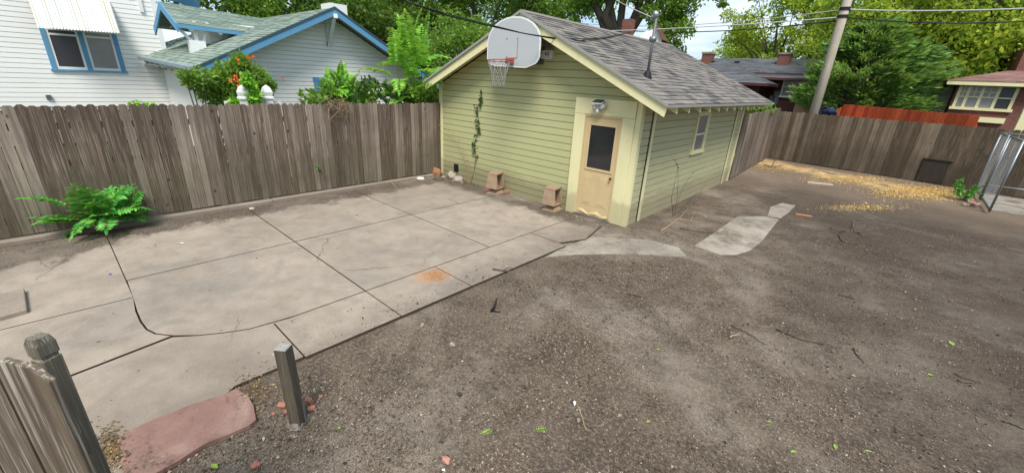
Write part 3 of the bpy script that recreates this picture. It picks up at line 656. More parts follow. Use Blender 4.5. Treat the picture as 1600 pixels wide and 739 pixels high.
m = MB(); m.tube(ring, .010, 8, False); m.bar((xc-.06, by-.1, 2.70), (xc-.13, cyr+.17, rz-.01), .01, .01); m.bar((xc+.06, by-.1, 2.70), (xc+.13, cyr+.17, rz-.01), .01, .01); m.build('rim', 'orange', hp, smooth=True)
m = MB(); lv = [(rad-.01, 0), (.17, -.13), (.135, -.25), (.12, -.36), (.125, -.44)]; nn = 10
for j in range(len(lv)-1):
    for k in range(nn):
        for dk in (-.5, .5):
            a0 = 2*math.pi*(k+(.5 if j % 2 else 0))/nn; a1 = a0+2*math.pi*dk/nn
            p = (cxr+lv[j][0]*math.cos(a0), cyr+lv[j][0]*math.sin(a0), rz+lv[j][1]); q2 = (cxr+lv[j+1][0]*math.cos(a1), cyr+lv[j+1][0]*math.sin(a1), rz+lv[j+1][1]+random.uniform(-.01, .01))
            m.tube([p, q2], .0035, 4, False)
m.build('net', 'net', hp)

# ================================================================== SOLAR FLOODLIGHT above the door
lp = thing('solar_light', (4.64, -.05, 2.03), 'small white solar floodlight on the cream board above the tan door', 'light')
m = MB(); m.obox((4.60, -.15, 2.12), (.085, 0, 0), (0, .055, .02), (0, -.003, .008)); m.build('solar_panel', 'solar', lp, bevel=.002)
m = MB(); m.obox((4.60, -.15, 2.10), (.095, 0, 0), (0, .065, .024), (0, -.004, .010)); m.box(4.55, 4.66, -.14, -.049, 2.0, 2.08); m.tube([(4.60, -.15, 2.03), (4.60, -.15, 2.09)], .02, 8); m.build('body', 'lampwhite', lp, bevel=.006)
m = MB(); m.tube([(4.66, -.10, 2.03), (4.70, -.15, 2.03)], [.035, .06], 12); m.tube([(4.55, -.10, 2.02), (4.52, -.15, 2.0)], [.03, .052], 12); m.build('lamp_head', 'lampwhite', lp, smooth=True)
m = MB(); m.blob((4.60, -.14, 1.955), (.035, .035, .045), 3, .02); m.build('sensor', 'lampwhite', lp, smooth=True)

# ================================================================== FENCES
def picket_fence(name, label, A, B, H, w, gapw, mat, parts=True, zb=.0, post_side=1, seed=1, jitter=.02, missing=None, bottom=None, dog=.03, ztop=None, posts=2.4):
    rr = random.Random(seed); A, B = Vector(A), Vector(B); U = (B-A); Ln = U.length; U.normalize(); N = Vector((U.y, -U.x, 0))*post_side
    t = thing(name, tuple(A), label, 'fence')
    m = MB(); s = 0
    while s < Ln-.02:
        ww = min(w*rr.uniform(.93, 1.05), Ln-s); h = (H if ztop is None else ztop(s/Ln))+rr.uniform(-jitter, jitter); d = rr.uniform(-.004, .004); z0 = zb+(bottom(s/Ln) if bottom else 0)+rr.uniform(0, .02)
        lean = rr.uniform(-.006, .006)
        if not (missing and missing(s)):
            c = dog*rr.uniform(.7, 1.2); q = A+U*s+N*d
            poly = [(0, z0), (ww, z0), (ww+lean, h-c), (ww-c+lean, h), (c+lean, h), (lean, h-c)]
            P = [q+U*a+Vector((0, 0, b)) for a, b in poly]; m.prism(P, N*.016)
        s += ww+gapw*rr.uniform(.2, 1.8)
    m.build('pickets', mat, t)
    m = MB()
    for z in (.25, H*.55, H-.28): m = MB(); m.obox(A+U*Ln/2-N*.03+Vector((0, 0, z)), U*Ln/2, N*.02, (0, 0, .045)); m.build('rail', mat, t)
    s = .1
    while s < Ln:
        m = MB(); m.obox(A+U*s-N*.1+Vector((0, 0, H*.48)), U*.045, N*.045, (0, 0, H*.48)); m.build('post', mat, t); s += posts
    return t
picket_fence('wood_fence', 'long weathered grey-brown picket fence on a kerb beside the patio', (-.0, -10.5, 0), (-.0, -.03, 0), 1.77, .107, .0055, 'fence', zb=.03, post_side=1, seed=4, jitter=.012)
# gate and short run behind the garage
picket_fence('wood_fence', 'short brown board gate fence between garage rear corner and far fence', (5.40, 6.30, 0), (5.12, 12.35, 0), 1.86, .15, .006, 'fencegate', zb=.0, post_side=1, seed=6, jitter=.015, ztop=lambda s: 1.80+.10*s)
hx = 9.83
ff = picket_fence('wood_fence', 'grey-green dog-eared picket fence across the far right end of the yard', (5.1, 12.42, 0), (15.5, 10.88, 0), 1.78, .145, .003, 'fencefar', zb=-.01, post_side=1, seed=9, jitter=.012)
# small animal hatch in the far fence
U = (Vector((15.5, 10.88, 0))-Vector((5.1, 12.42, 0))).normalized(); N = Vector((U.y, -U.x, 0)); hc = Vector((5.1, 12.42, 0))+U*4.78
for poly, nm in (([(-.30, .02), (.30, .02), (.30, .68), (-.30, .68)], 'hatch'),):
    m = MB(); m.prism([hc+N*.024+U*a+Vector((0, 0, b)) for a, b in poly], N*.006); h = m.build('hatch', wood('hatch_board', (.03, .022, .017), (.06, .045, .033), (.015, .01, .008)), ff)
    m = MB(); m.obox(hc+N*.035+Vector((0, 0, .70)), U*.34, N*.012, (0, 0, .02)); m.obox(hc+N*.035+U*-.32+Vector((0, 0, .36)), U*.015, N*.012, (0, 0, .33)); m.build('hatch_frame', 'rubber', ff)
# hinges on the gate fence
# ---- red stained fence far behind
A = PD(1318, 167, 23); B = PD(1530, 186, 20.5)
rf = picket_fence('stained_fence', 'orange-red stained board fence running behind the far grey fence', (A.x, A.y, 0), (B.x, B.y, 0), A.z, .15, .004, 'redfence', seed=12, jitter=.004, ztop=lambda s: A.z+.1+(B.z-A.z)*s)
C = PD(1292, 182, 20.6)
picket_fence('stained_fence', 'short end of orange-red stained fence with pale cap beside the navy bundle', (C.x, C.y, 0), (A.x-.05, A.y-.1, 0), C.z, .15, .004, 'redfence', seed=13, jitter=.004, ztop=lambda s: C.z+(A.z-C.z)*s)

# foreground fence piece and notched post at lower left
fg = thing('near_fence', (7.07, -6.94, 0), 'streaked dog-eared fence board with notched post, close at lower left', 'fence')
zt = 1.65
a, b = Vector((6.994, -6.987, 0)), Vector((7.138, -6.897, 0)); U = (b-a).normalized(); N = Vector((U.y, -U.x, 0)); wd = (b-a).length
for k in range(4):
    o = a-U*(wd+.012)*k; c = .028
    m = MB(); m.prism([o+Vector((0, 0, z))+U*x for x, z in ((0, .02), (wd, .02), (wd, zt-.035-k*.004), (wd-.05, zt), (.03, zt+.006), (0, zt-.02))], N*.018); m.build('picket', 'fencenear', fg, bevel=.002)
m = MB(); m.obox(a-U*.30-N*.04+Vector((0, 0, 1.3)), U*.36, N*.019, (0, 0, .045)); m.build('rail', 'fencenear', fg); m = MB(); m.obox(a-U*.30-N*.04+Vector((0, 0, .35)), U*.36, N*.019, (0, 0, .045)); m.build('rail', 'fencenear', fg)
pc = (PZ(35, 524, 1.46)+PZ(78, 520, 1.46))/2; pu = U; h2 = .029
cen = Vector((pc.x, pc.y, 0))-N*.0
m = MB()
def sq(hw, z): return [cen+pu*sx*hw+N*sy*hw+Vector((0, 0, z)) for sx, sy in ((-1, -1), (1, -1), (1, 1), (-1, 1))]
prof = [(h2, 0), (h2, 1.36), (h2*.86, 1.364), (h2*.86, 1.374), (h2, 1.378), (h2, 1.425), (h2*.74, 1.452)]
for (w0, z0), (w1, z1) in zip(prof, prof[1:]): m.hexa(sq(w0, z0), sq(w1, z1))
m.build('post', 'nearpost', fg, bevel=.0012)

# short leaning post in the soil
top = (PZ(445, 536, .62)); po = thing('wooden_post', (5.93, -6.03, SOILZ), 'short square grey wooden post standing alone in the soil by the patio edge', 'post')
bse = Vector((5.93, -6.03, SOILZ-.05)); tp = Vector((5.905, -6.035, .62)); pux, puy = Vector((.78, .62, 0)), Vector((-.62, .78, 0)); hw = .042
m = MB(); m.hexa([bse+pux*a*hw+puy*b*hw for a, b in ((-1, -1), (1, -1), (1, 1), (-1, 1))], [tp+pux*a*hw+puy*b*hw for a, b in ((-1, -1), (1, -1), (1, 1), (-1, 1))]); m.build('shaft', 'post', po, bevel=.003)
m = MB(); m.hexa([tp+pux*a*hw*.97+puy*b*hw*.97 for a, b in ((-1, -1), (1, -1), (1, 1), (-1, 1))], [tp+pux*a*hw*.9+puy*b*hw*.9+Vector((0, 0, .005)) for a, b in ((-1, -1), (1, -1), (1, 1), (-1, 1))]); m.build('end_grain', 'endgrain', po)
m = MB(); m.tube([bse+pux*.06+Vector((0, 0, 0)), bse+pux*.062+Vector((0, 0, .30))], .006, 6); m.build('iron_rod', 'pipe', po)
m = MB(); m.blob((5.955, -6.06, SOILZ+.01), (.05, .045, .02), 8, .4); m.build('cement_foot', 'conc', po)

# flagstone
fp = [(183, 685), (205, 671), (245, 652), (300, 632), (345, 616), (371, 607), (386, 617), (397, 634), (401, 653), (388, 664), (360, 676), (320, 693), (280, 716), (243, 740), (228, 752), (196, 752), (190, 720), (186, 702)]
m = MB(); m.prism([tuple(PZ(x+2.2*math.sin(i*2.3), y+2.0*math.sin(i*3.1+1), .009)-Vector((0, 0, .04))) for i, (x, y) in enumerate(fp)], (0, 0, .04)); tag(m.build('flagstone', 'flag', bevel=.004), 'large flat red sandstone slab lying at the patio edge near the short post', 'flagstone')

# ================================================================== KENNEL PANELS at right
kn = thing('kennel', (10.79, 9.5, 0), 'galvanised chain-link dog run panels at the right end of the yard', 'kennel')
H = 1.68
def tubepart(nm, pts, r=.024): m = MB(); m.tube(pts, r, 10); return m.build(nm, 'metal', kn, smooth=True)
for (x, y) in ((10.79, 8.0), (10.79, 9.62), (10.79, 9.85), (10.79, 11.05), (12.6, 7.9), (12.6, 11.1)):
    tubepart('upright', [(x, y, 0), (x, y, H)])
for y0, y1 in ((8.0, 9.62), (9.85, 11.05)):
    tubepart('rail', [(10.79, y0, H), (10.79, y1, H)], .022); tubepart('rail', [(10.79, y0, .08), (10.79, y1, .08)], .02)
for y, yb in ((8.0, 7.9), (11.05, 11.1)):
    tubepart('rail', [(10.79, y, H), (12.6, yb, H)], .022)
tubepart('rail', [(10.79, 11.05, .25), (12.6, 11.1, .25)], .02)
m = MB()
for y0, y1 in ((8.0, 9.62), (9.85, 11.05)):
    s = -H
    while s < (y1-y0):
        for sg in (1, -1):
            ya, za, yb, zb = s, 0, s+H, H
            if ya < 0: za -= ya; ya = 0
            if yb > y1-y0: zb -= yb-(y1-y0); yb = y1-y0
            if zb > za:
                Y0, Y1 = (y0+ya, y0+yb) if sg > 0 else (y1-ya, y1-yb)
                m.tube([(10.79, Y0, max(za, .06)), (10.79, Y1, zb)], .0013, 3, False)
        s += .075
m.build('mesh', 'chain', kn)

# ================================================================== HOUSE B (bungalow with green roof)
XR, XW = -3.0, -3.55
hb = thing('bungalow', (-6, -1.5, 0), 'white lap-sided bungalow with green-grey shingle roof and blue barge boards', 'house')
P = PX(522, 12, XR); T = PX(303, 106, XR); Q = PX(690, 134, XR); zb = P.z
s1 = (P.z-T.z)/(P.y-T.y); s2 = (P.z-Q.z)/(Q.y-P.y)
E = PY(223, 90, T.y); XE = E.x
lw = lambda z: T.y+.45 if z < T.z+.1 else T.y+(z+.12-T.z)/s1
rw = lambda z: Q.y-.45 if z < Q.z+.1 else Q.y-(z+.12-Q.z)/s2
m = MB(); siding(m, (XW, 0, 0), (0, 1, 0), (1, 0, 0), .3, P.z-.12, lambda z: max(lw(z), T.y+.45), lambda z: min(rw(z), Q.y-.45), .105, .026); m.build('gable_wall', 'white', hb)
m = MB(); m.box(XE-3, XW-.002, T.y+.46, Q.y-.46, 0, T.z-.15); m.build('side_wall', 'white', hb)
XB = XE-3
m = MB(); shingles(m, T, (XB, T.y, T.z+(E.z-T.z)*1.0*(XB-T.x)/(XE-T.x)), (XB, P.y, P.z), P, .13, .35); r_ = m.build('roof', 'gshingle', hb)
m = MB(); shingles(m, (XB, Q.y, Q.z), Q, P, (XB, P.y, P.z), .13, .35); m.build('roof', 'gshingle', hb)
m = MB(); m.prism([T-Vector((.01, 0, .03)), P-Vector((.01, 0, .03)), (XB, P.y, P.z-.03), (XB, T.y, T.z-.03)], (0, 0, .02)); m.prism([P-Vector((.01, 0, .03)), Q-Vector((.01, 0, .03)), (XB, Q.y, Q.z-.03), (XB, P.y, P.z-.03)], (0, 0, .02)); m.build('roof_boards', 'whitepaint', hb)
for e in (T, Q):
    m = MB(); m.prism([e+Vector((0, 0, -.02)), P+Vector((0, 0, -.02)), P+Vector((0, 0, -.19)), e+Vector((0, 0, -.19))], (.03, 0, 0)); m.build('barge_board', 'blue', hb)
    m = MB(); m.prism([e+Vector((.001, 0, .02)), P+Vector((.001, 0, .02)), P+Vector((.001, 0, -.03)), e+Vector((.001, 0, -.03))], (.045, 0, 0)); m.build('roof_edge', paint('dark_edge', (.05, .08, .1)), hb)
# knee braces under the gable
m = MB(); k = Vector((XW, P.y, P.z-.12)); m.bar(k+Vector((.50, 0, -.09)), k+Vector((.03, 0, -.78)), .09, .07, (1, 0, 0)); m.bar(k+Vector((.02, 0, -.16)), k+Vector((.60, 0, -.08)), .10, .10); m.bar(k+Vector((.04, 0, -.1)), k+Vector((.04, 0, -.80)), .09, .06, (1, 0, 0)); m.build('brace', 'whitepaint', hb)
m = MB(); k = Vector((XW, T.y+.55, T.z-.02)); m.bar(k+Vector((.50, -.1, .0)), k+Vector((.03, -.1, -.5)), .08, .07, (1, 0, 0)); m.build('brace', 'whitepaint', hb)
# gutter and rafter tails along the left eave
m = MB(); g0, g1 = T+Vector((.02, -.05, -.02)), Vector((XE, T.y-.05, E.z-.02)); m.bar(g0, g1, .12, .11); m.build('gutter', 'gutter', hb, bevel=.02)
nr = 8
for i in range(nr):
    p = g0.lerp(g1, (i+.5)/nr); m = MB(); m.bar(p+Vector((0, .02, -.10)), p+Vector((0, .5, .02)), .08, .14); m.build('rafter_tail', 'whitepaint', hb)
# window in the gable wall
wa, wb = PX(489, 119, XW+.02), PX(556, 165, XW+.02); yc0, yc1 = wa.y, wa.y+1.12; zt_ = PX(500, 121, XW).z; zb_ = zt_-1.1
m = MB(); m.box(XW+.012, XW+.065, yc0, yc0+.11, zb_, zt_-.1); m.box(XW+.012, XW+.065, yc1-.11, yc1, zb_, zt_-.1); m.box(XW+.012, XW+.067, yc0-.02, yc1+.02, zt_-.1, zt_); m.box(XW+.012, XW+.08, yc0-.03, yc1+.03, zb_-.06, zb_); wf = m.build('window', 'blue', hb)
m = MB(); m.box(XW+.012, XW+.035, yc0+.11, yc1-.11, zb_, zt_-.1); m.build('pane', 'glass', wf)
m = MB(); m.box(XW+.0352, XW+.05, yc0+.11, yc1-.11, zt_-.50, zt_-.45); m.box(XW+.0352, XW+.05, yc0+.11, yc0+.16, zb_, zt_-.1); m.box(XW+.0352, XW+.05, yc1-.16, yc1-.11, zb_, zt_-.1); m.build('sash', 'blue', wf)
m = MB(); ch = PY(522, 18, P.y+.1); c0 = Vector((-8.5, P.y, 0)); cx_ = PD(522, 14, 17.5)
m.box(cx_.x-.35, cx_.x+.35, cx_.y-.3, cx_.y+.3, 2.5, cx_.z+.12); m.build('chimney', 'whitepaint', hb)
# dormer: ridge parallel to the fence
xr_ = -6.9
D1 = PX(250, 3, xr_); D2 = Vector((xr_, PX(432, 21, xr_).y, 0)); zr_ = D1.z; D2.z = zr_-.12
xd = xr_+1.45; D3 = PX(277, 37, xd); D4 = PX(404, 51, xd); D4.z = D3.z-.05
m = MB(); shingles(m, D3, D4, D2, D1, .13, .33); dm = m.build('dormer_roof', 'gshingle', hb)
D5 = Vector((2*xr_-xd, D3.y, D3.z)); D6 = Vector((2*xr_-xd, D4.y, D4.z))
m = MB(); shingles(m, D6, D5, D1, D2, .13, .33); m.build('far_slope', 'gshingle', dm)
m = MB(); m.prism([D3-Vector((0, 0, .03)), D4-Vector((0, 0, .03)), D2-Vector((0, 0, .03)), D1-Vector((0, 0, .03))], (0, 0, .022)); m.build('roof_boards', 'whitepaint', dm)
m = MB(); m.bar(D3-Vector((0, 0, .05)), D4-Vector((0, 0, .05)), .03, .09); m.build('fascia', 'blue', dm)
for e in (D3, D5):
    m = MB(); m.prism([e+Vector((0, 0, -.0)), D1+Vector((0, 0, 0)), D1+Vector((0, 0, -.2)), e+Vector((0, 0, -.2))], (0, -.035, 0)); m.build('barge_board', 'blue', dm)
for f in (.15, .5, .85):
    p = D3.lerp(D4, f); m = MB(); m.bar(p+Vector((-.04, 0, -.09)), p+Vector((-.55, 0, .06)), .08, .11); m.build('rafter_tail', 'whitepaint', dm)
wx = xd-.45; y0_, y1_ = D3.y+.75, D4.y+.7
m = MB(); siding(m, (wx, 0, 0), (0, 1, 0), (1, 0, 0), 2.2, D3.z+.15, lambda z: y0_, lambda z: y1_, .11, .01); m.build('dormer_wall', 'white', dm)
m = MB(); m.prism([(wx-1.9, y0_, 2.2), (wx, y0_, 2.2), (wx, y0_, D3.z+.1), (xr_, y0_, zr_-.1), (wx-1.9, y0_, D3.z)], (0, .03, 0)); m.build('dormer_end', 'whitepaint', dm)
pp = PX(308, 72, wx+.3); m = MB(); m.box(pp.x-.15, pp.x+.15, pp.y-.17, pp.y+.17, pp.z-.35, pp.z+.12); m.bar((pp.x, pp.y, pp.z), (pp.x-.1, D3.y+.05, D3.z-.1), .07, .07); m.bar((pp.x, pp.y, pp.z), (pp.x-.1, pp.y+.05, D3.z+.1), .08, .08, (1, 0, 0)); m.bar((pp.x, pp.y+.12, pp.z), (pp.x-.1, pp.y+.35, D3.z+.1), .06, .06, (1, 0, 0)); m.build('brace', 'whitepaint', dm)

# ================================================================== HOUSE A (left, white with awning)
XA = XE-.25
ha = thing('house', (XA-3, -9, 0), 'tall white lap-sided house with blue-framed window under a ribbed awning', 'house')
cn = PX(262, 90, XA).y; bz_ = PX(150, 166, XA).z
m = MB(); siding(m, (XA, 0, 0), (0, 1, 0), (1, 0, 0), bz_, 7.5, lambda z: -22, lambda z: cn, .125, .03); m.build('front_wall', 'white', ha)
m = MB(); m.box(XA-8, XA-.003, -22, cn-.002, bz_-.1, 7.5); m.build('house_core', 'whitepaint', ha)
m = MB(); m.box(XA-8, XA-.05, -22, cn-.05, 0, bz_-.1); m.build('foundation', 'conc', ha)
m = MB(); m.box(XA+.001, XA+.045, cn-.12, cn+.015, bz_, 7.5); m.build('corner_board', 'whitepaint', ha)
m = MB(); m.box(XA+.0, XA+.08, cn-.42, cn-.33, PX(240, 22, XA).z, 7.5); m.build('drain_pipe', 'whitepaint', ha)
m = MB(); m.prism([(XA+.5, -22.4, 7.2), (XA+.5, cn+.5, 7.2), (XA-3.5, cn+.5, 9.3), (XA-3.5, -22.4, 9.3)], (0, 0, .06)); m.prism([(XA-8, -22.4, 7.2), (XA-8, cn+.5, 7.2), (XA-3.5, cn+.5, 9.3), (XA-3.5, -22.4, 9.3)], (0, 0, .06)); m.build('roof', 'gshingle', ha)
ya, yb_ = PX(66, 48, XA).y, PX(187, 54, XA).y; za_, zc_ = PX(130, 50, XA).z, PX(140, 110, XA).z
yb_ = PX(196, 110, XA).y; ya = PX(81, 107, XA).y
fr_ = .105
m = MB(); ym = (ya+yb_)/2
for a_, b_ in ((ya, ya+fr_), (ym-fr_/2, ym+fr_/2), (yb_-fr_, yb_)): m.box(XA+.014, XA+.075, a_, b_, zc_, za_)
m.box(XA+.014, XA+.08, ya-.03, yb_+.03, zc_-.05, zc_); wf = m.build('window', 'blue', ha)
for a_, b_, mt_ in ((ya+fr_, ym-fr_/2, 'screen'), (ym+fr_/2, yb_-fr_, 'curtain')):
    m = MB(); m.box(XA+.014, XA+.045, a_+.05, b_-.05, zc_+.07, za_-.02); m.build('pane', mt_, wf)
    m = MB(); m.box(XA+.014, XA+.058, a_, a_+.05, zc_, za_); m.box(XA+.014, XA+.058, b_-.05, b_, zc_, za_); m.box(XA+.014, XA+.058, a_+.05, b_-.05, zc_, zc_+.07); m.box(XA+.014, XA+.058, a_+.05, b_-.05, za_-.15, za_-.1); m.build('sash', 'whitepaint', wf)
# awning: ribbed sheet sloping outwards
xo = XA+.75; lo0, lo1 = PX(59, 44, xo), PX(188, 53, xo); hi0, hi1 = PX(40, -12, XA+.03), PX(172, 4, XA+.03)
m = MB(); nn = 52; vs = []
for i in range(nn+1):
    f = i/nn; o = .022 if i % 2 else 0
    for a_, b_ in (((lo0, lo1)), ((hi0, hi1))):
        p = a_.lerp(b_, f); vs.append((p.x+o, p.y, p.z+o))
m.add(vs, [(2*i, 2*i+2, 2*i+3, 2*i+1) for i in range(nn)]); m.build('awning', 'corr', ha)
m = MB(); fxp = PX(76, 152, XA); m.box(XA+.013, XA+.08, fxp.y-.05, fxp.y+.05, fxp.z-.06, fxp.z+.06); m.build('meter_box', 'pipe', ha)
# upper cross gable with blue barge peeking past the corner
e0, e1 = PD(262, -2, 21), PD(312, 9, 21)
m = MB(); m.bar(e0+Vector((0, 0, .1)), e1, .06, .28); m.build('barge_board', 'blue', ha)

# ---- white gothic picket posts beyond the fence
wp = thing('white_picket_fence', (-1.2, -3.9, 0), 'white pointed picket fence posts poking above the grey fence by the flowers', 'fence')
for px_, py_ in ((377, 133), (415, 133)):
    p = PX(px_, py_, -1.2); s = .075; c = Vector((p.x, p.y, 0)); zt2 = p.z
    def q4(h, z): return [c+Vector((a*h, b*h, z)) for a, b in ((-1, -1), (1, -1), (1, 1), (-1, 1))]
    m = MB(); pr_ = [(s, 0), (s, zt2-.28), (s*1.25, zt2-.27), (s*1.25, zt2-.24), (s, zt2-.22), (s*1.15, zt2-.14), (s*.75, zt2-.05), (.004, zt2)]
    for (w0, z0), (w1, z1) in zip(pr_, pr_[1:]): m.hexa(q4(w0, z0), q4(w1, z1))
    m.build('post', 'whitepaint', wp)
a_, b_ = PX(350, 158, -1.2), PX(425, 158, -1.2)
m = MB(); y = a_.y
while y < b_.y+.1: m.box(-1.22, -1.20, y, y+.07, .1, a_.z+.0); y += .12
m.build('pickets', 'whitepaint', wp)

# ================================================================== PLANTS NEAR
# tree of heaven bush in front of the left fence
def pinnate(name, label, base, fronds, mat, leafl, stems=None, stemr=.01, cat='plant'):
    t = thing(name, base, label, cat); Lf = []; Wd = MB()
    for s in (stems or []): Wd.tube(s, [stemr*(1-.6*i/(len(s)-1)) for i in range(len(s))], 6)
    for b, d, ln, n, dr in fronds: frond(Lf, Wd, b, d, ln, n, leafl, dr)
    build_leaflets('foliage', Lf, mat, t, .40); Wd.build('stem', paint('green_stems', (.16, .17, .05)), t); return t
rr = random.Random(21); bb_ = Vector((.30, -6.60, -.02)); fr = []; stems = []
for k in range(9):
    a = rr.uniform(0, 6.28); h = rr.uniform(.18, .46); tp_ = bb_+Vector((math.cos(a)*.2*rr.random(), math.sin(a)*.36*rr.random(), h)); tp_.x = max(.16, tp_.x); stems.append([bb_, bb_.lerp(tp_, .5)+Vector((0, 0, .04)), tp_])
    for j in range(4):
        q_ = a+rr.uniform(-2.2, 2.2); el = rr.uniform(.05, 1.15); dx = math.cos(q_)*math.cos(el)*.75
        if tp_.x+dx*.6 < .08: dx = abs(dx)*.3
        fr.append((tp_.lerp(bb_, rr.uniform(0, .6)), (dx, math.sin(q_)*math.cos(el), math.sin(el)), rr.uniform(.38, .60), 12, rr.uniform(.35, .9)))
pinnate('bush', 'bright green feathery bush growing between the left fence and the patio', bb_, fr, 'leaf_bush', .15, stems)
# saplings rising behind the fence
def sapling(name, label, px, py, X_, hts, mat, leafl, seed, n=10, flen=.8, spread=.5, lowleaves=0, el0=.1, el1=1.1):
    rr = random.Random(seed); p = PX(px, 165, X_); base = Vector((X_, p.y, 0)); fr = []; stems = []
    for (dx, dy, top) in hts:
        zt3 = PX(px, top, X_).z; tp_ = Vector((X_+dx, p.y+dy, zt3)); stems.append([base+Vector((dx*.4, dy*.4, 0)), base.lerp(tp_, .5)+Vector((dx*.2, dy*.2, 0)), tp_])
        for j in range(n):
            f = j/n; q_ = j*2.4+rr.random(); el = el1-(el1-el0)*f+rr.uniform(-.15, .15)
            b = tp_.lerp(base, f*.55*(zt3-1.5)/zt3); fr.append((b, (math.cos(q_)*math.cos(el)*spread*1.5, math.sin(q_)*math.cos(el), math.sin(el)), flen*rr.uniform(.8, 1.1), 17, rr.uniform(.5, 1.0)))
    t = pinnate(name, label, tuple(base), fr, mat, leafl, stems, .022)
    if lowleaves:
        P_ = []
        for k in range(26):
            c = base+Vector((rr.uniform(-.4, .4), rr.uniform(-.75, .75), rr.uniform(1.35, 2.15))); P_.append(clump_pts(c, (.2, .22, .2), lowleaves//26, .2))
        leaves('lower_foliage', np.concatenate(P_), .11, 'leaf_mid', t, aspect=.6)
    return t
sapling('sapling', 'tall bright feathery tree of heaven sapling behind the fence beside the garage', 642, 60, -.7, [(0, .02, 86), (.05, .34, 104), (0, -.34, 108), (.1, .1, 128)], 'leaf_bright', .22, 5, n=8, flen=1.2, lowleaves=1900, el0=-.05, el1=1.3)
sapling('sapling', 'smaller light green sapling behind the fence in front of the blue window', 535, 90, -.8, [(0, 0, 128), (.0, -.2, 140), (0, .2, 142)], 'leaf_bright', .13, 8, n=9, flen=.46, lowleaves=1300, el0=.0, el1=1.3)
# dark vine running between the saplings
t = thing('vine', (-.35, -2.2, 1.4), 'dark leafy vine trailing along the fence top between the two saplings', 'vine')
P_ = []; W_ = MB(); pts = [PX(x, y, -.35) for x, y in ((548, 168), (560, 140), (572, 125), (585, 128), (596, 150), (608, 165), (622, 160), (600, 130), (640, 150))]
W_.tube(pts, .008, 5); W_.build('stem', 'stick', t)
for a_, b_ in zip(pts, pts[1:]):
    for f in np.linspace(0, 1, 7): P_.append(clump_pts(a_.lerp(b_, f), (.07, .07, .07), 9, .2))
leaves('leaves', np.concatenate(P_), .085, 'leaf_vine', t, aspect=.6)
# trumpet vine mound
tv = thing('trumpet_vine', (-1.9, -4.6, 0), 'rounded trumpet vine with orange flowers beside the bungalow eave', 'vine'); rr = random.Random(31)
P_ = []; F_ = []; W_ = MB()
for (px_, py_, rpx) in [(370, 112, 24), (350, 118, 22), (395, 120, 24), (410, 128, 18), (380, 138, 26), (355, 142, 24), (330, 128, 16), (315, 122, 15), (300, 128, 14), (290, 118, 10), (400, 150, 18), (340, 155, 18), (375, 95, 14), (425, 135, 8), (318, 145, 12)]:
    c = PX(px_, py_, -1.9+rr.uniform(-.3, .3)); r = rpx/52.
    P_.append(clump_pts(c, (r*.8, r*.62, r*.62), int(620*(rpx/20)**2*.9), .45))
    W_.tube([(-1.9, -4.6, 0), (c.x, c.y, c.z-.2), c], [.02, .012, .004], 5)
leaves('foliage', np.concatenate(P_), .085, 'leaf_mid', tv, aspect=.5); W_.build('stem', 'stick', tv)
for px_, py_ in ((372, 94), (395, 90), (368, 120), (362, 125), (372, 128), (366, 122), (440, 124), (388, 91), (374, 133), (420, 142)):
    F_.append(clump_pts(PX(px_, py_, -1.45), (.035, .035, .03), 9, .2))
leaves('flowers', np.concatenate(F_), .05, 'flower', tv, aspect=.6)
# leafy bit of lighter vine on the picket and a thatch of dry stems over the fence top
t = thing('vine', (-.5, -3.9, 1.3), 'lime green leafy shoots climbing the white picket below the orange flowers', 'vine')
leaves('leaves', np.concatenate([clump_pts(PX(x, y, -1.05), (.07, .08, .08), 60, .2) for x, y in ((388, 120), (392, 135), (398, 147), (394, 156), (366, 160), (384, 128), (402, 155))]), .10, 'leaf_bright', t, aspect=.75)
W_ = MB(); W_.tube([PX(x, y, -1.05) for x, y in ((392, 168), (394, 150), (388, 120))], .006, 5); W_.build('stem', 'stick', t)
t = thing('weeds', (-.2, -5.9, 1.6), 'small green weed tops showing over the left fence below the awning window', 'weeds')
leaves('leaves', np.concatenate([clump_pts(PX(x, y, -.3), (.06, .10, .05), 26, .2) for x, y in ((215, 163), (232, 166), (222, 166), (248, 166))]), .07, 'leaf_bright', t, aspect=.6)
W_ = MB()
for x in (215, 232, 248):
    p = PX(x, 166, -.3); W_.tube([(p.x, p.y, 0), p], .005, 4)
W_.build('stem', 'stick', t)
t = thing('dry_vine', (.05, -2.9, 1.7), 'tangle of dry tan vine stems hanging over the fence top', 'vine'); rr = random.Random(17); W_ = MB()
for k in range(34):
    p = PX(rr.uniform(500, 545), rr.uniform(152, 172), .03); q0 = PX(rr.uniform(500, 548), rr.uniform(150, 192), .06)
    a1 = p.lerp(q0, .3)+Vector((rr.uniform(0, .10), rr.uniform(-.12, .12), rr.uniform(.0, .16))); a2 = p.lerp(q0, .7)+Vector((rr.uniform(0, .10), rr.uniform(-.1, .1), rr.uniform(-.05, .08)))
    W_.tube([p, a1, a2, q0], .0035, 4)
W_.build('stems', 'drystem', t)
# little plant in the middle of the fence
t = thing('weed', (.03, -3.2, .6), 'tiny green weed sprouting from a knot hole in the left fence', 'weed')
leaves('leaves', clump_pts(PX(498, 264, .04), (.02, .04, .04), 22, .2), .05, 'leaf_bush', t, aspect=.6); W_ = MB(); W_.tube([PX(490, 258, .01), PX(498, 264, .04)], .003, 4); W_.build('stem', 'stick', t)
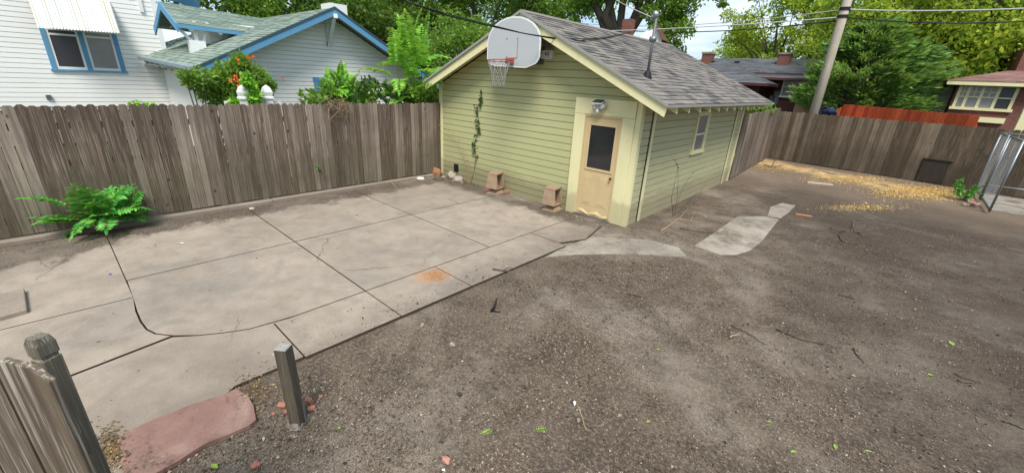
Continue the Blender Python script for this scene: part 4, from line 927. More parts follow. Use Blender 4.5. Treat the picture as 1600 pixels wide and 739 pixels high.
# climber on the garage front
t = thing('climbing_vine', (1.2, -.03, 0), 'thin leafy vine climbing the green garage front below the backboard', 'vine')
cl = [(736, 289), (742, 262), (744, 245), (741, 226), (748, 205), (748, 190), (745, 172), (751, 158), (752, 140)]; pts = [PY(x, y, -.03) for x, y in cl]; pts[0].z = SOILZ
W_ = MB(); W_.tube(pts, .006, 5); W_.build('stem', 'stick', t); P_ = []
for i, (a_, b_) in enumerate(zip(pts[2:], pts[3:])):
    for f in np.linspace(0, 1, 4): P_.append(clump_pts(a_.lerp(b_, f)+Vector((random.uniform(-.05, .05), -.01, 0)), (.05, .02, .06), 4 if i % 2 else 8, .2))
leaves('leaves', np.concatenate(P_), .065, 'leaf_vine', t, aspect=.7)
t = thing('dry_shrub', (1.0, -.15, 0), 'arching bare brown shrub stems against the left of the green garage front', 'shrub'); W_ = MB(); rr = random.Random(5)
for k, pth in enumerate([[(731, 288), (727, 250), (715, 215), (696, 200), (670, 190), (656, 178)], [(734, 288), (731, 245), (722, 222), (705, 206), (692, 203)], [(729, 285), (724, 240), (712, 215), (695, 213), (690, 218)], [(738, 288), (741, 262), (746, 240)], [(733, 287), (728, 262), (724, 236)]]):
    pts = [PY(x, y, -.12-.03*k) for x, y in pth]; pts[0].z = SOILZ; W_.tube(pts, [.006*(1-.6*i/len(pts)) for i in range(len(pts))], 5)
W_.build('stems', 'drystem', t)
t = thing('dry_weed', (5.75, 1.1, 0), 'tall thin bare weed stalks standing beside the garage side wall', 'weed'); W_ = MB()
for pth in ([(1052, 345), (1058, 310), (1060, 275), (1058, 255)], [(1052, 345), (1064, 300), (1080, 272), (1104, 258)], [(1053, 345), (1075, 315), (1090, 300)], [(1050, 346), (1049, 310), (1060, 262), (1048, 243)], [(1056, 345), (1080, 320), (1104, 286)]):
    pts = [PX(x, y, 5.72) for x, y in pth]; pts[0].z = SOILZ; W_.tube(pts, [.006, .0045, .003, .002][:len(pts)], 4)
for x, y in ((1058, 256), (1056, 250), (1060, 262), (1083, 270)): W_.blob(PX(x, y, 5.72), (.012, .012, .02), 1, .3, 1)
W_.build('stalks', 'stick', t)
t = thing('weed', (10.45, 9.3, 0), 'leafy green weed growing beside the chain-link panels', 'weed'); rr = random.Random(7); W_ = MB(); P_ = []
for k in range(11):
    a = rr.uniform(0, 6.28); tp_ = Vector((10.4+math.cos(a)*.2, 9.3+math.sin(a)*.2, rr.uniform(.25, .5))); b0 = Vector((10.4, 9.3, SOILZ)); W_.tube([b0, b0.lerp(tp_, .6)+Vector((0, 0, .05)), tp_], .004, 4)
    for f in (.5, .75, 1): P_.append(clump_pts(b0.lerp(tp_, f), (.04, .04, .04), 9, .2))
leaves('leaves', np.concatenate(P_), .12, 'leaf_bush', t, aspect=.25); W_.build('stem', 'stick', t)

# ================================================================== BLOCKS, STONES, BRICKS by the garage
def arch_block(label, x, y, rz):
    t = thing('concrete_block', (x, y, SOILZ), label, 'concrete block', 'tan cast concrete blocks by the garage wall')
    # upright cast block: tapered hollow hood over a moulded neck and a square plinth, built about the origin then turned
    def tr(p): c, s = math.cos(rz), math.sin(rz); k = 1.3; return (x+(p[0]*c-p[1]*s)*k, y+(p[0]*s+p[1]*c)*k, SOILZ+p[2]*k)
    def part(nm, hx):
        m = MB()
        for b, tt in hx: m.hexa([tr(p) for p in b], [tr(p) for p in tt])
        m.build(nm, 'cblock', t, bevel=.008)
    def rect(hx_, hy0, hy1, z): return [(-hx_, hy0, z), (hx_, hy0, z), (hx_, hy1, z), (-hx_, hy1, z)]
    part('plinth', [(rect(.115, -.11, .13, 0), rect(.115, -.11, .13, .045)), (rect(.10, -.095, .12, .045), rect(.075, -.07, .10, .085))])
    part('neck', [(rect(.068, -.06, .10, .085), rect(.10, -.10, .12, .125))])
    # hood: solid left cheek, right cheek, back and top around an open hollow facing +x
    hd = [([(-.115, -.14, .125), (.105, -.14, .125), (.105, -.105, .125), (-.115, -.105, .125)], [(-.09, -.115, .36), (.08, -.115, .36), (.08, -.08, .36), (-.09, -.08, .36)]),
          ([(-.115, .10, .125), (.105, .10, .125), (.105, .135, .125), (-.115, .135, .125)], [(-.09, .075, .36), (.08, .075, .36), (.08, .11, .36), (-.09, .11, .36)]),
          ([(-.115, -.105, .125), (-.08, -.105, .125), (-.08, .10, .125), (-.115, .10, .125)], [(-.09, -.08, .36), (-.06, -.08, .36), (-.06, .075, .36), (-.09, .075, .36)]),
          (rect(.088, -.118, .113, .361), rect(.085, -.112, .108, .395))]
    part('hood', hd)
    m = MB(); m.tube_z(Vector(tr((.01, 0, .125))), [(.085, 0), (.07, .03), (.04, .07), (.035, .20)], 12); m.build('core', 'cblock', t, smooth=True)
arch_block('tan cast concrete block at the garage wall, the farther one, beside red bricks', 2.33, -.33, R(12))
arch_block('tan cast concrete block standing right against the cream door frame of the garage', 3.93, -.33, R(8))
def stone(label, px, py, r, seed, mat='stone', rough=.25, name='stone', cat='stone', group=None, z=None):
    p = PZ(px, py, SOILZ); m = MB(); m.blob((p.x, p.y, SOILZ+r[2]*.55 if z is None else z), r, seed, rough, 3)
    return tag(m.build(name, mat, loc=(p.x, p.y, SOILZ), smooth=True), label, cat, group)
G = 'stones heaped at the left corner of the garage'
stone('round smooth grey stone touching the garage front, rightmost of the heap', 716, 286, (.15, .13, .11), 1, group=G)
stone('grey stone leaning behind the round one under the foot vent', 706, 280, (.13, .11, .12), 2, group=G)
stone('reddish brown stone highest in the heap at the fence corner', 683, 276, (.12, .10, .15), 3, paint('brown_stone', (.3, .15, .08), .9, .5, 10, .2, 0, .5), group=G)
stone('flat white stone lying on the soil left of the stone heap', 657, 281, (.12, .09, .045), 4, paint('white_stone', (.6, .56, .5), .9, .3, 10), group=G)
stone('dark mossy stone at the front of the heap by the corner board', 684, 283, (.14, .10, .06), 5, paint('dark_stone', (.09, .08, .06), .9, .5, 10), group=G)
stone('small pale stone between the brown stone and the grey stones', 693, 279, (.07, .06, .05), 6, group=G)
def brick(label, px, py, dims, rz, tilt=0, mat='brick', group='loose red bricks', z=0):
    if px < 600: dims = tuple(q*.62 for q in dims)
    p = PZ(px, py, SOILZ); m = MB(); Rm = Matrix.Rotation(rz, 3, 'Z') @ Matrix.Rotation(tilt, 3, 'X')
    m.obox((p.x, p.y, SOILZ+dims[2]/2+.004+z), Rm @ Vector((dims[0]/2, 0, 0)), Rm @ Vector((0, dims[1]/2, 0)), Rm @ Vector((0, 0, dims[2]/2)))
    for i, v in enumerate(m.v): m.v[i] = tuple(Vector(v)+noise.noise_vector(Vector(v)*9)*.006)
    return tag(m.build('brick', mat, loc=(p.x, p.y, SOILZ), bevel=.008), label, 'brick', group)
brick('red brick lying beside the far concrete block at the garage wall', 789, 302, (.2, .1, .06), .5)
brick('broken red brick under the left foot of the far concrete block', 762, 300, (.16, .09, .05), 2.1)
brick('red brick stub just left of the short wooden post', 441, 636, (.11, .07, .05), .7, .2)
brick('pale brick bit nearest the foot of the short wooden post on its left', 449, 645, (.06, .05, .04), 1.7)
brick('upright red brick leaning on the right of the short wooden post', 484, 631, (.09, .06, .09), .3, .3)
brick('lower red brick right of the short wooden post', 487, 641, (.09, .06, .05), 1.2)
brick('small red brick chip farthest right of the short wooden post', 502, 620, (.05, .04, .02), 1.0)
brick('tiny brick fragment left of the post near the flagstone', 427, 648, (.05, .035, .025), .2)
stone('red brick crumb on the soil low in the middle left', 400, 728, (.032, .026, .02), 11, 'brick', .3, 'brick_fragment', 'brick fragment')
stone('pinkish triangular rubble chip near the bottom middle of the soil', 697, 720, (.035, .022, .02), 12, paint('pink_rubble', (.45, .22, .17), .9, .3, 20), .35, 'brick_fragment', 'brick fragment')
stone('small grey-brown stone alone on the soil right of the wooden post', 707, 541, (.033, .027, .03), 13, rough=.4)
stone('dark clod of soil below the lone grey stone', 718, 617, (.022, .018, .014), 14, paint('clod', (.05, .04, .032), .95, .4, 20), .4, 'clod', 'clod of soil')
stone('small pale pinkish stone on the patio edge near the kerb', 394, 329, (.05, .045, .035), 15, paint('pale_pink_stone', (.5, .37, .3), .9, .3, 20), .3)
Gp = 'rubble heap beside the chain-link panels'
for k, (x, y, r, lb) in enumerate([(1512, 314, .10, 'reddish rubble lump behind the others in the heap by the kennel'), (1520, 322, .13, 'largest pink rubble lump in front of the heap by the kennel'), (1508, 321, .06, 'smallest rubble lump on the left of the heap by the kennel')]):
    stone(lb, x, y, (r, r*.9, r*.6), 20+k, paint('rubble%d' % k, (.34, .16+.05*k, .12+.04*k), .9, .4, 12), .4, 'rubble', 'rubble', Gp)
m = MB(); p = PZ(1280, 288, SOILZ); m.obox((p.x, p.y, SOILZ+.02), (.30, .13, 0), (-.03, .06, 0), (0, 0, .02)); tag(m.build('plank', paint('pale_board', (.42, .36, .28), .9, .4, 10), bevel=.004), 'short pale board lying on the soil before the yellow chips', 'board')
m = MB(); p = PZ(1255, 337, SOILZ); m.obox((p.x, p.y, SOILZ+.012), (.14, .04, 0), (-.01, .025, 0), (0, 0, .01)); tag(m.build('wood_scrap', paint('orange_wood', (.5, .2, .08), .9, .4, 10)), 'splinter of orange wood on the soil right of the small path slab', 'wood scrap')

# sticks
def stick(label, px, r=.006, z=SOILZ+.008, mat='stick', branches=(), group='fallen twigs on the bare soil', name='twig', lift=0):
    pts = [PZ(x, y, z) for x, y in px]
    fine = []
    for a, b in zip(pts, pts[1:]):
        for f in (0, .33, .66): fine.append(a.lerp(b, f)+Vector((random.uniform(-.008, .008), random.uniform(-.008, .008), random.uniform(0, .006)+lift)))
    fine.append(pts[-1]+Vector((0, 0, lift)))
    m = MB(); m.tube(fine, [r*(1-.6*i/len(fine)) for i in range(len(fine))], 6)
    for br in branches:
        q = [PZ(x, y, z) for x, y in br[:2]]; m.tube([q[0], q[0].lerp(q[1], .5)+Vector((0, 0, .02+br[2]*.3)), q[1]+Vector((0, 0, br[2]))], [r*.6, r*.5, r*.25], 5)
    return tag(m.build(name, mat, loc=tuple(pts[0]), smooth=True), label, 'twig', group)
p0 = PZ(767, 487, SOILZ)
m = MB(); m.tube([p0, p0+Vector((.02, .03, .05)), p0+Vector((.04, .05, .17))], [.014, .012, .008], 7); m.tube([p0+Vector((0, 0, .01)), p0+Vector((.09, .06, .015))], [.01, .006], 6)
tag(m.build('twig', paint('charred_wood', (.012, .01, .01)), loc=tuple(p0), smooth=True), 'short blackened stub sticking up from the soil beyond the patio edge', 'twig', 'fallen twigs on the bare soil')
stick('forked dark twig across the outer edge of the patio', [(770, 420), (788, 423), (807, 425)], .010, .014, branches=[((785, 423), (800, 418), .0)])
stick('short curved twig on the soil right of the patio, centre', [(989, 459), (1000, 463), (1010, 466)], .011)
stick('pale straight splinter pointing down from the white litter', [(901, 632), (908, 650), (917, 672)], .007, mat='drystem')
stick('long kinked twig with a fork on the soil right of centre', [(1214, 514), (1232, 522), (1250, 530), (1288, 537)], .010, branches=[((1232, 522), (1236, 515), .02)])
stick('thin long twig left of the forked one', [(1143, 508), (1170, 522), (1196, 538)], .007)
stick('thick short pale twig beside the thin long one', [(1140, 527), (1149, 524), (1158, 521)], .011, mat='drystem')
stick('thin twig slanting on the husk patch right of centre', [(1332, 544), (1340, 556), (1350, 567)], .008)
stick('upper twig of the pair near the right edge', [(1490, 583), (1505, 590), (1532, 598)], .009)
stick('lower thicker twig of the pair near the right edge', [(1498, 595), (1512, 597), (1522, 599)], .012)
stick('dark twig at the far right edge of the soil', [(1566, 657), (1582, 662), (1602, 670)], .010)
stick('dark twig on the soil upper right of centre', [(1310, 460), (1325, 464), (1336, 467)], .011)
stick('long twig near the upper right of the soil', [(1480, 470), (1500, 473), (1526, 481)], .010)
stick('branchy dark twig pile on the soil before the far fence', [(1295, 357), (1318, 362), (1345, 363), (1368, 361)], .014, branches=[((1330, 362), (1335, 347), .10), ((1340, 363), (1350, 372), .02), ((1322, 361), (1310, 366), .05), ((1335, 362), (1326, 352), .12), ((1348, 363), (1360, 354), .06)])
stick('second dark twig below the branchy pile', [(1310, 368), (1318, 378), (1340, 381)], .012)
stick('thin dark twig low in the middle of the soil', [(686, 690), (694, 683), (702, 675)], .005)
stick('thin brown twig at the bottom left of the soil', [(612, 709), (622, 707), (632, 708)], .006)
stick('bare curved branch lying by the garage side wall', [(1033, 361), (1050, 349), (1062, 342), (1080, 346), (1082, 338)], .013, mat='drystem', branches=[((1060, 343), (1075, 332), .12)])
stick('dark branch lying flat in front of the garage side wall', [(1062, 357), (1085, 361), (1110, 364), (1125, 366)], .010)
stick('weathered stick across the dirt strip by the left fence', [(607, 281), (615, 290), (622, 296)], .014, .01, 'drystem')
stick('dark twig pile corner by the far gate fence', [(1195, 258), (1205, 262), (1220, 259)], .02, branches=[((1205, 262), (1212, 250), .05)])

# fallen leaves and litter, each its own thing
def litleaf(label, px, py, L_, w, rz, mat='leaflit', compound=False, cat='leaf', name='fallen_leaf', group='green leaves fallen on the soil'):
    p = PZ(px, py, SOILZ+.012); m = MB(); d = Vector((math.cos(rz), math.sin(rz), 0)); s = Vector((-d.y, d.x, 0))
    def lf(o, dd, l, w_):
        ss = Vector((-dd.y, dd.x, 0)); m.add([o, o+dd*l*.45+ss*w_/2+Vector((0, 0, .006)), o+dd*l+Vector((0, 0, .004)), o+dd*l*.45-ss*w_/2+Vector((0, 0, .01))], [(0, 1, 2, 3)])
    if compound:
        for k in range(6):
            for sg in (-1, 1): lf(p+d*L_*k/6, (d*.4+s*sg).normalized(), w, w*.4)
    else: lf(p, d, L_, w)
    return tag(m.build(name, mat, loc=tuple(p)), label, cat, group)
litleaf('light green compound leaf at the bottom centre, left of the pair', 754, 678, .07, .028, -.2+1.5, compound=True)
litleaf('light green compound leaf at the bottom centre, right of the pair', 838, 672, .08, .026, .9, compound=True)
litleaf('bright green leaf near the right side of the soil', 1490, 540, .10, .05, 1.9)
litleaf('small round green leaf below the bright one at right', 1449, 585, .05, .04, .5)
litleaf('green leaf near the bottom right of the soil', 1306, 702, .06, .028, 1.8)
litleaf('faint green leaf at the bottom right by the previous one', 1350, 704, .06, .02, .6)
litleaf('yellow-green curled leaf on the soil right of centre', 1024, 545, .05, .03, .2)
litleaf('small green leaf at lower centre right of the splinter', 1010, 660, .04, .025, 1.2)
litleaf('round yellow-green leaf right of the wooden post', 527, 668, .03, .028, .5)
litleaf('dull green leaf below the flagstone edge', 330, 725, .07, .04, .3)
litleaf('green leaf on the lower right soil near the husk patch', 1235, 706, .05, .03, .8)
litleaf('small green leaf left of the lower right husk patch', 1198, 658, .04, .025, .4)
litleaf('white folded paper scrap at the top of the pale splinter', 898, 625, .07, .025, -1.0, 'paper', name='paper_scrap', cat='litter', group='litter')
litleaf('tiny white scrap at the bottom beside the pinkish rubble chip', 690, 733, .03, .025, .3, 'paper', name='paper_scrap', cat='litter', group='litter')
litleaf('blue plastic scrap on the left patio slab', 171, 431, .05, .035, .3, 'blueplastic', name='plastic_scrap', cat='litter', group='litter')
litleaf('small blue plastic scrap on the middle back slab', 556, 338, .05, .03, .3, 'blueplastic', name='plastic_scrap', cat='litter', group='litter')
litleaf('blue-white scrap near the kerb on the back slab', 530, 311, .05, .03, .9, 'paper', name='plastic_scrap', cat='litter', group='litter')
litleaf('pale yellow scrap near the slab joint at the back', 573, 313, .07, .05, .2, 'paper', name='paper_scrap', cat='litter', group='litter')
litleaf('white scrap on the slab before the green bush', 281, 383, .07, .05, .6, 'paper', name='paper_scrap', cat='litter', group='litter')
for i_, o_ in enumerate([o for o in col.objects if o.name.startswith(('plastic_scrap', 'paper_scrap'))]):
    if o_.location.x < 5.2: o_.location.z = .006

# crumbs: uncountable scatter
def scatter(name, pts, zs, size, mat, kind='stuff'):
    n = len(pts); V = np.zeros((n, 4, 3)); P = np.array([(p[0], p[1], z) for p, z in zip(pts, zs)])
    a = rng.uniform(0, 6.283, n); L = size*rng.lognormal(0, .45, n); w = L*rng.uniform(.35, .8, n)
    d = np.stack([np.cos(a), np.sin(a), rng.uniform(-.25, .5, n)], 1); s = np.stack([-np.sin(a), np.cos(a), rng.uniform(-.4, .4, n)], 1)
    V[:, 0] = P; V[:, 1] = P+d*L[:, None]*.5+s*w[:, None]*.5; V[:, 2] = P+d*L[:, None]; V[:, 3] = P+d*L[:, None]*.5-s*w[:, None]*.5; V[:, 1, 2] += L*.25
    me = bpy.data.meshes.new(name); me.vertices.add(4*n); me.vertices.foreach_set('co', V.astype(np.float32).ravel()); me.loops.add(4*n); me.loops.foreach_set('vertex_index', np.arange(4*n, dtype=np.int32)); me.polygons.add(n)
    me.polygons.foreach_set('loop_start', np.arange(0, 4*n, 4, dtype=np.int32)); me.polygons.foreach_set('loop_total', np.full(n, 4, dtype=np.int32)); me.update(); me.validate(); me.materials.append(M[mat])
    o = bpy.data.objects.new(name, me); col.objects.link(o); o['kind'] = kind; return o
pts = []; tries = 0; rs = random.Random(77)
while len(pts) < 85000 and tries < 700000:
    tries += 1
    r = .8+11*rs.random()**1.35; a = rs.uniform(YAW-1.0, YAW+1.0); x, y = CAM.x+math.cos(a)*r, CAM.y+math.sin(a)*r
    if x < 5.3 and y < .2 or x < 5.5 or y > 11.8: continue
    nz = noise.noise(Vector((x*.8, y*.8, 5)))+.6*noise.noise(Vector((x*2.5, y*2.5, 9)))
    if rs.random() < max(.12, .30+nz*1.2): pts.append((x, y))
tag(scatter('husk_litter', pts, [SOILZ+.008]*len(pts), .0098, 'husk'), 'fine seed husks and wood crumbs strewn over the bare brown soil', 'debris')
m = MB(); rc_ = random.Random(99); n_c = 0
while n_c < 7000:
    r_ = .8+9*rc_.random()**1.5; a = rc_.uniform(YAW-1.0, YAW+1.0); x, y = CAM.x+math.cos(a)*r_, CAM.y+math.sin(a)*r_
    if (x < 5.34 and y < .2) or x < 5.5 or y > 11.5: continue
    if rc_.random() > .35+noise.noise(Vector((x*1.3, y*1.3, 2))): continue
    q = .0035+.011*rc_.random()**4; u = [q*rc_.uniform(.6, 1.3) for _ in range(6)]; z = SOILZ+q*.4+.006; b_ = rc_.uniform(0, 3); cb_, sb_ = math.cos(b_), math.sin(b_)
    m.add([(x+u[0]*cb_, y+u[0]*sb_, z), (x-u[1]*sb_, y+u[1]*cb_, z), (x-u[2]*cb_, y-u[2]*sb_, z), (x+u[3]*sb_, y-u[3]*cb_, z), (x, y, z+u[4]*.9), (x, y, z-u[5])], [(0, 1, 4), (1, 2, 4), (2, 3, 4), (3, 0, 4), (1, 0, 5), (2, 1, 5), (3, 2, 5), (0, 3, 5)]); n_c += 1
o = m.build('soil_clods', 'clods'); o['kind'] = 'stuff'; tag(o, 'small crumbling clods and grit lying loose over the brown soil', 'soil')
pts = []
for cx_, cy_, sx_, sy_, n in ((1440, 300, 75, 12, 26000), (1330, 281, 75, 9, 9000), (1200, 262, 40, 7, 2200), (1345, 325, 70, 7, 2600), (1240, 266, 40, 6, 1600), (1480, 306, 30, 7, 2200)):
    for k in range(n):
        p = PZ(cx_+rs.gauss(0, sx_*.5), cy_+rs.gauss(0, sy_*.45)+ (0), SOILZ)
        if 5.2 < p.x < 10.7 and p.y < 12.2-(p.x-5.1)*.148: pts.append((p.x, p.y))
tag(scatter('wood_chips', pts, [SOILZ+.01]*len(pts), .014, 'straw'), 'bright yellow wood chips and straw scattered before the far fence', 'wood chips')
pts = []
for k in range(1500):
    p = PZ(681+rs.gauss(0, 9.5), 430.5+rs.gauss(0, 4.8), 0); pts.append((p.x, p.y))
tag(scatter('rusty_crumbs', pts, [.003+.003*rs.random() for _ in pts], .006, 'rust'), 'rusty orange crumbs and stain spot on the outer patio strip', 'crumbs')
pts = []
for k in range(2600):
    t_ = rs.random()
    if t_ < .45: x, y = rs.uniform(.18, .62)+abs(rs.gauss(0, .12)), rs.uniform(-8, -.2)
    elif t_ < .7: x, y = rs.uniform(.3, 5.2), -.25-abs(rs.gauss(0, .25))
    elif t_ < .93: x, y = 5.24-abs(rs.gauss(0, .2)), rs.uniform(-6.2, -.4)
    else: x, y = rs.uniform(.5, 5), rs.uniform(-7, -.5)
    pts.append((x, y))
tag(scatter('patio_litter', pts, [.004]*len(pts), .012, 'husk'), 'dry husks and crumbs gathered along the edges of the patio', 'debris')
pts = [(p.x, p.y) for p in (PZ(175+rs.gauss(0, 14), 700+rs.gauss(0, 18), 0) for _ in range(900))]+[(p.x, p.y) for p in (PZ(400+rs.gauss(0, 16), 612+rs.gauss(0, 12), 0) for _ in range(500))]
tag(scatter('leaf_litter', pts, [.006]*len(pts), .012, 'brownleaf'), 'yellow-brown leaf crumbs gathered around the flagstone', 'debris')

# ================================================================== BACKGROUND
# utility pole and wires
pb = PD(1271, 178, 20.5); pole = thing('utility_pole', (pb.x, pb.y, 0), 'tall pale wooden utility pole behind the far fence', 'utility pole')
m = MB(); m.tube([(pb.x, pb.y, 0), (pb.x, pb.y, 4.5), (pb.x, pb.y, 9.5)], [.165, .15, .13], 16); m.build('shaft', 'pole', pole, smooth=True)
def onpole(py):
    d = ray(1300, py); return None
zA = PD(1322, 15, 20.5).z; zB = PD(1318, 27, 20.5).z
m = MB(); m.tube([(pb.x, pb.y, zA-.04), (pb.x, pb.y, zA+.06)], .172, 14); m.tube([(pb.x, pb.y, zB-.04), (pb.x, pb.y, zB+.06)], .172, 14); m.build('band', 'rubber', pole)
def wire(label, a, b, sag, r, mat='cable'):
    a, b = Vector(a), Vector(b); m = MB(); n = 24
    m.tube([a.lerp(b, i/n)-Vector((0, 0, sag*4*(i/n)*(1-i/n))) for i in range(n+1)], r, 6); return tag(m.build('overhead_cable', mat, loc=tuple(a)), label, 'cable')
wire('lower dark cable running left from the pole over the garage ridge', (pb.x, pb.y, zB), PD(560, 36, 30), .5, .018, 'wire')
wire('thin pale cable running left from the top band of the pole', (pb.x, pb.y, zA), PD(900, 36, 30), .35, .014, 'wire')
wire('dark cable between pole and the trees behind the garage', (pb.x, pb.y, zB-.1), PD(930, 44, 26), .3, .02)
wire('pale cable leaving the pole to the right edge, upper', (pb.x, pb.y, zA), PD(1700, 8, 24), .1, .02, 'wire')
wire('dark cable leaving the pole to the right edge, lower', (pb.x, pb.y, zB), PD(1700, 26, 24), .2, .02)
wire('thin pale cable dropping from upper left to the roof mast', MAST, PD(930, -25, 22), .1, .010, 'wire')
def over_roof(x, y, f):                # horizontal distance to the garage roof there, times f
    d = ray(x, y); k = (apz-eR[1])/(eR[0]-apx); t_ = (eR[1]+k*(eR[0]-CAM.x)-CAM.z)/(d.z+k*d.x); return math.hypot(d.x, d.y)*t_*f
c_ = [(600, -12, 6.9), (640, 5, 7.0), (700, 25, 7.25), (760, 40, 7.5), (820, 53, 7.75), (865, 61, 8.0), (905, 64, over_roof(905, 64, .97)), (945, 60, over_roof(945, 60, .98)), (986, 51, over_roof(986, 51.5, .995))]
m = MB(); m.tube([PD(*q) for q in c_], .011, 6); m.tube([PD(x, y-1.5+1.5*math.sin(i*1.9), d-.02) for i, (x, y, d) in enumerate(c_)], .008, 6)
tag(m.build('overhead_cable', 'cable', loc=tuple(PD(*c_[0]))), 'thick twisted black cable sagging across in front of the backboard', 'cable')

# brick ranch house behind the gate
def P2(x, y, Y_): return PY(x, y, Y_)
YR_ = 24.
rh = thing('ranch_house', tuple(Vector((P2(1180, 160, YR_+4).x, YR_+4, 0))), 'low dark brick house with grey hip roof seen past the garage', 'house')
wl = P2(1165, 150, YR_).x; wr = P2(1300, 150, YR_).x; ez = P2(1200, 122, YR_).z
m = MB(); m.box(wl-9, wr+2, YR_, YR_+8, 0, ez+.3); m.build('wall', 'dkbrick', rh)
e1_, e2_, rtop = P2(1030, 118, YR_-.6), P2(1290, 122, YR_-.6), P2(1180, 92, YR_+3.8); e1_.z = e2_.z = ez
m = MB(); shingles(m, (e1_.x-3, YR_-.6, ez), (wr+2.6, YR_-.6, ez), (wr-1.6, YR_+3.8, rtop.z), (wl-4, YR_+3.8, rtop.z), .3, .6, .02); m.build('roof', 'dshingle', rh)
m = MB(); m.box(e1_.x-3, wr+2.6, YR_-.64, YR_-.6, ez-.12, ez); m.build('fascia', paint('maroon_fascia', (.09, .03, .03)), rh)
# front hip wing, nearer
YW = YR_-3.2; wz = P2(1195, 131, YW).z; wx1 = P2(1200, 131, YW).x; wx0 = wx1-7
m = MB(); m.box(wx0, wx1-.5, YW+.5, YR_, 0, wz); m.build('wing_wall', 'dkbrick', rh)
ap = Vector(((wx0+wx1)/2, YW+3.4, wz+1.35))
m = MB(); shingles(m, (wx0, YW, wz), (wx1, YW, wz), ap, ap-Vector((.3, 0, 0)), .3, .6, .02); shingles(m, (wx1, YW, wz), (wx1, YR_+1.5, wz), (ap.x, YR_+1.5, ap.z), ap, .3, .6, .02); m.build('wing_roof', 'dshingle', rh)
m = MB(); m.box(wx0, wx1+.02, YW-.04, YW-.004, wz-.13, wz-.01); m.box(wx1+.005, wx1+.045, YW, YR_-.7, wz-.13, wz-.01); m.build('wing_fascia', paint('maroon_trim', (.09, .03, .03)), rh)
for px_, hgt in ((1224, 86), (1104, 85)):
    p = P2(px_, 100, YR_+2.5); t_ = P2(px_, hgt, YR_+2.5).z; m = MB(); m.box(p.x-.33, p.x+.33, YR_+2.2, YR_+2.9, ez, t_); c = m.build('chimney', 'redbrick', rh); m = MB(); m.box(p.x-.37, p.x+.37, YR_+2.15, YR_+2.95, t_, t_+.12); m.build('chimney_cap', 'conc', c)
for px_ in (1114, 1152):
    p = P2(px_, 97, YR_+2.6); m = MB(); m.box(p.x-.14, p.x+.14, p.y-.14, p.y+.14, p.z-.4, p.z+.03); m.build('roof_vent', 'rubber', rh)
w0, w1 = P2(1226, 122, YR_-.03), P2(1244, 151, YR_-.03)
m = MB(); ww_ = 1.0; m.box(w0.x, w0.x+.08, YR_-.06, YR_-.003, w1.z, w0.z); m.box(w0.x+ww_, w0.x+ww_+.08, YR_-.06, YR_-.003, w1.z, w0.z); m.box(w0.x, w0.x+ww_+.08, YR_-.07, YR_-.003, w0.z, w0.z+.08); m.box(w0.x-.05, w0.x+ww_+.13, YR_-.1, YR_-.003, w1.z-.1, w1.z); m.box(w0.x+.08, w0.x+ww_, YR_-.05, YR_-.003, (w0.z+w1.z)/2-.03, (w0.z+w1.z)/2+.03); wf = m.build('window', 'whitepaint', rh)
m = MB(); m.box(w0.x+.08, w0.x+ww_, YR_-.03, YR_-.003, w1.z, w0.z); m.build('pane', 'curtain', wf)
for px_, py_ in ((1214, 147), (1206, 155), (1212, 158)):
    p = P2(px_, py_, YR_); m = MB(); m.box(p.x-.15, p.x+.15, YR_-.15, YR_-.003, p.z-.2, p.z+.2); m.build('meter_box', 'pipe', rh)
# pink stucco building and navy bundle, beyond the fence by the pole
p = PD(1302, 160, 27); sb = thing('stucco_shed', (p.x, p.y, 0), 'small pinkish stucco building under the juniper by the pole', 'shed')
m = MB(); m.box(p.x-1.6, p.x+.7, p.y, p.y+2.5, 0, PD(1302, 147, 27).z); m.build('wall', 'stucco', sb); m = MB(); zz = PD(1302, 147, 27).z; m.prism([(p.x-1.8, p.y-.2, zz), (p.x+.9, p.y-.2, zz), (p.x-.45, p.y-.2, zz+.8)], (0, 2.9, 0)); m.build('roof', 'dshingle', sb)
p = PD(1294, 173, 19.5); m = MB(); m.blob((p.x+.1, p.y, p.z-.05), (.2, .16, .13), 4, .5); ringp = [(p.x-.12+.14*math.cos(k*math.pi/8), p.y+.1, p.z-.02+.13*math.sin(k*math.pi/8)) for k in range(17)]; m.tube(ringp, .03, 8, False)
m.box(p.x-.1, p.x+.2, p.y-.1, p.y+.2, 0, p.z-.12)
tag(m.build('bundle', 'navy', loc=(p.x, p.y, 0), smooth=True), 'dark navy rounded bundle showing over the fence right of the pole', 'bundle')
# brick house at right edge
YH = 17.5
bh = thing('brick_house', (P2(1560, 160, YH).x+2, YH+4, 0), 'red brick house with wide cream-framed windows at the right edge', 'house')
bl = P2(1486, 160, YH).x; eavz = P2(1555, 131, YH).z; br_ = bl+9
m = MB(); m.box(bl, br_, YH, YH+7, 0, eavz); m.build('wall', 'redbrick', bh)
m = MB(); m.box(bl-.35, br_+.4, YH-.4, YH-.36, eavz-.09, eavz+.07); m.build('fascia', 'cream', bh)
m = MB(); m.box(bl-.35, br_+.4, YH-.36, YH+7, eavz-.09, eavz-.05); m.build('soffit', 'darkwood', bh)
rz_ = P2(1570, 111, YH+1.6).z
m = MB(); shingles(m, (bl-.4, YH-.42, eavz+.06), (br_+.4, YH-.42, eavz+.06), (br_-1.5, YH+1.6, rz_), (bl+1.3, YH+1.6, rz_), .16, .35); shingles(m, (bl-.4, YH+4, eavz+.06), (bl-.4, YH-.42, eavz+.06), (bl+1.3, YH+1.6, rz_), (bl+1.3, YH+3.4, rz_), .16, .35); m.prism([(bl+1.3, YH+1.6, rz_-.02), (br_, YH+1.6, rz_-.02), (br_, YH+3.5, rz_-.02), (bl+1.3, YH+3.5, rz_-.02)], (0, 0, .01)); m.build('roof', 'rshingle', bh)
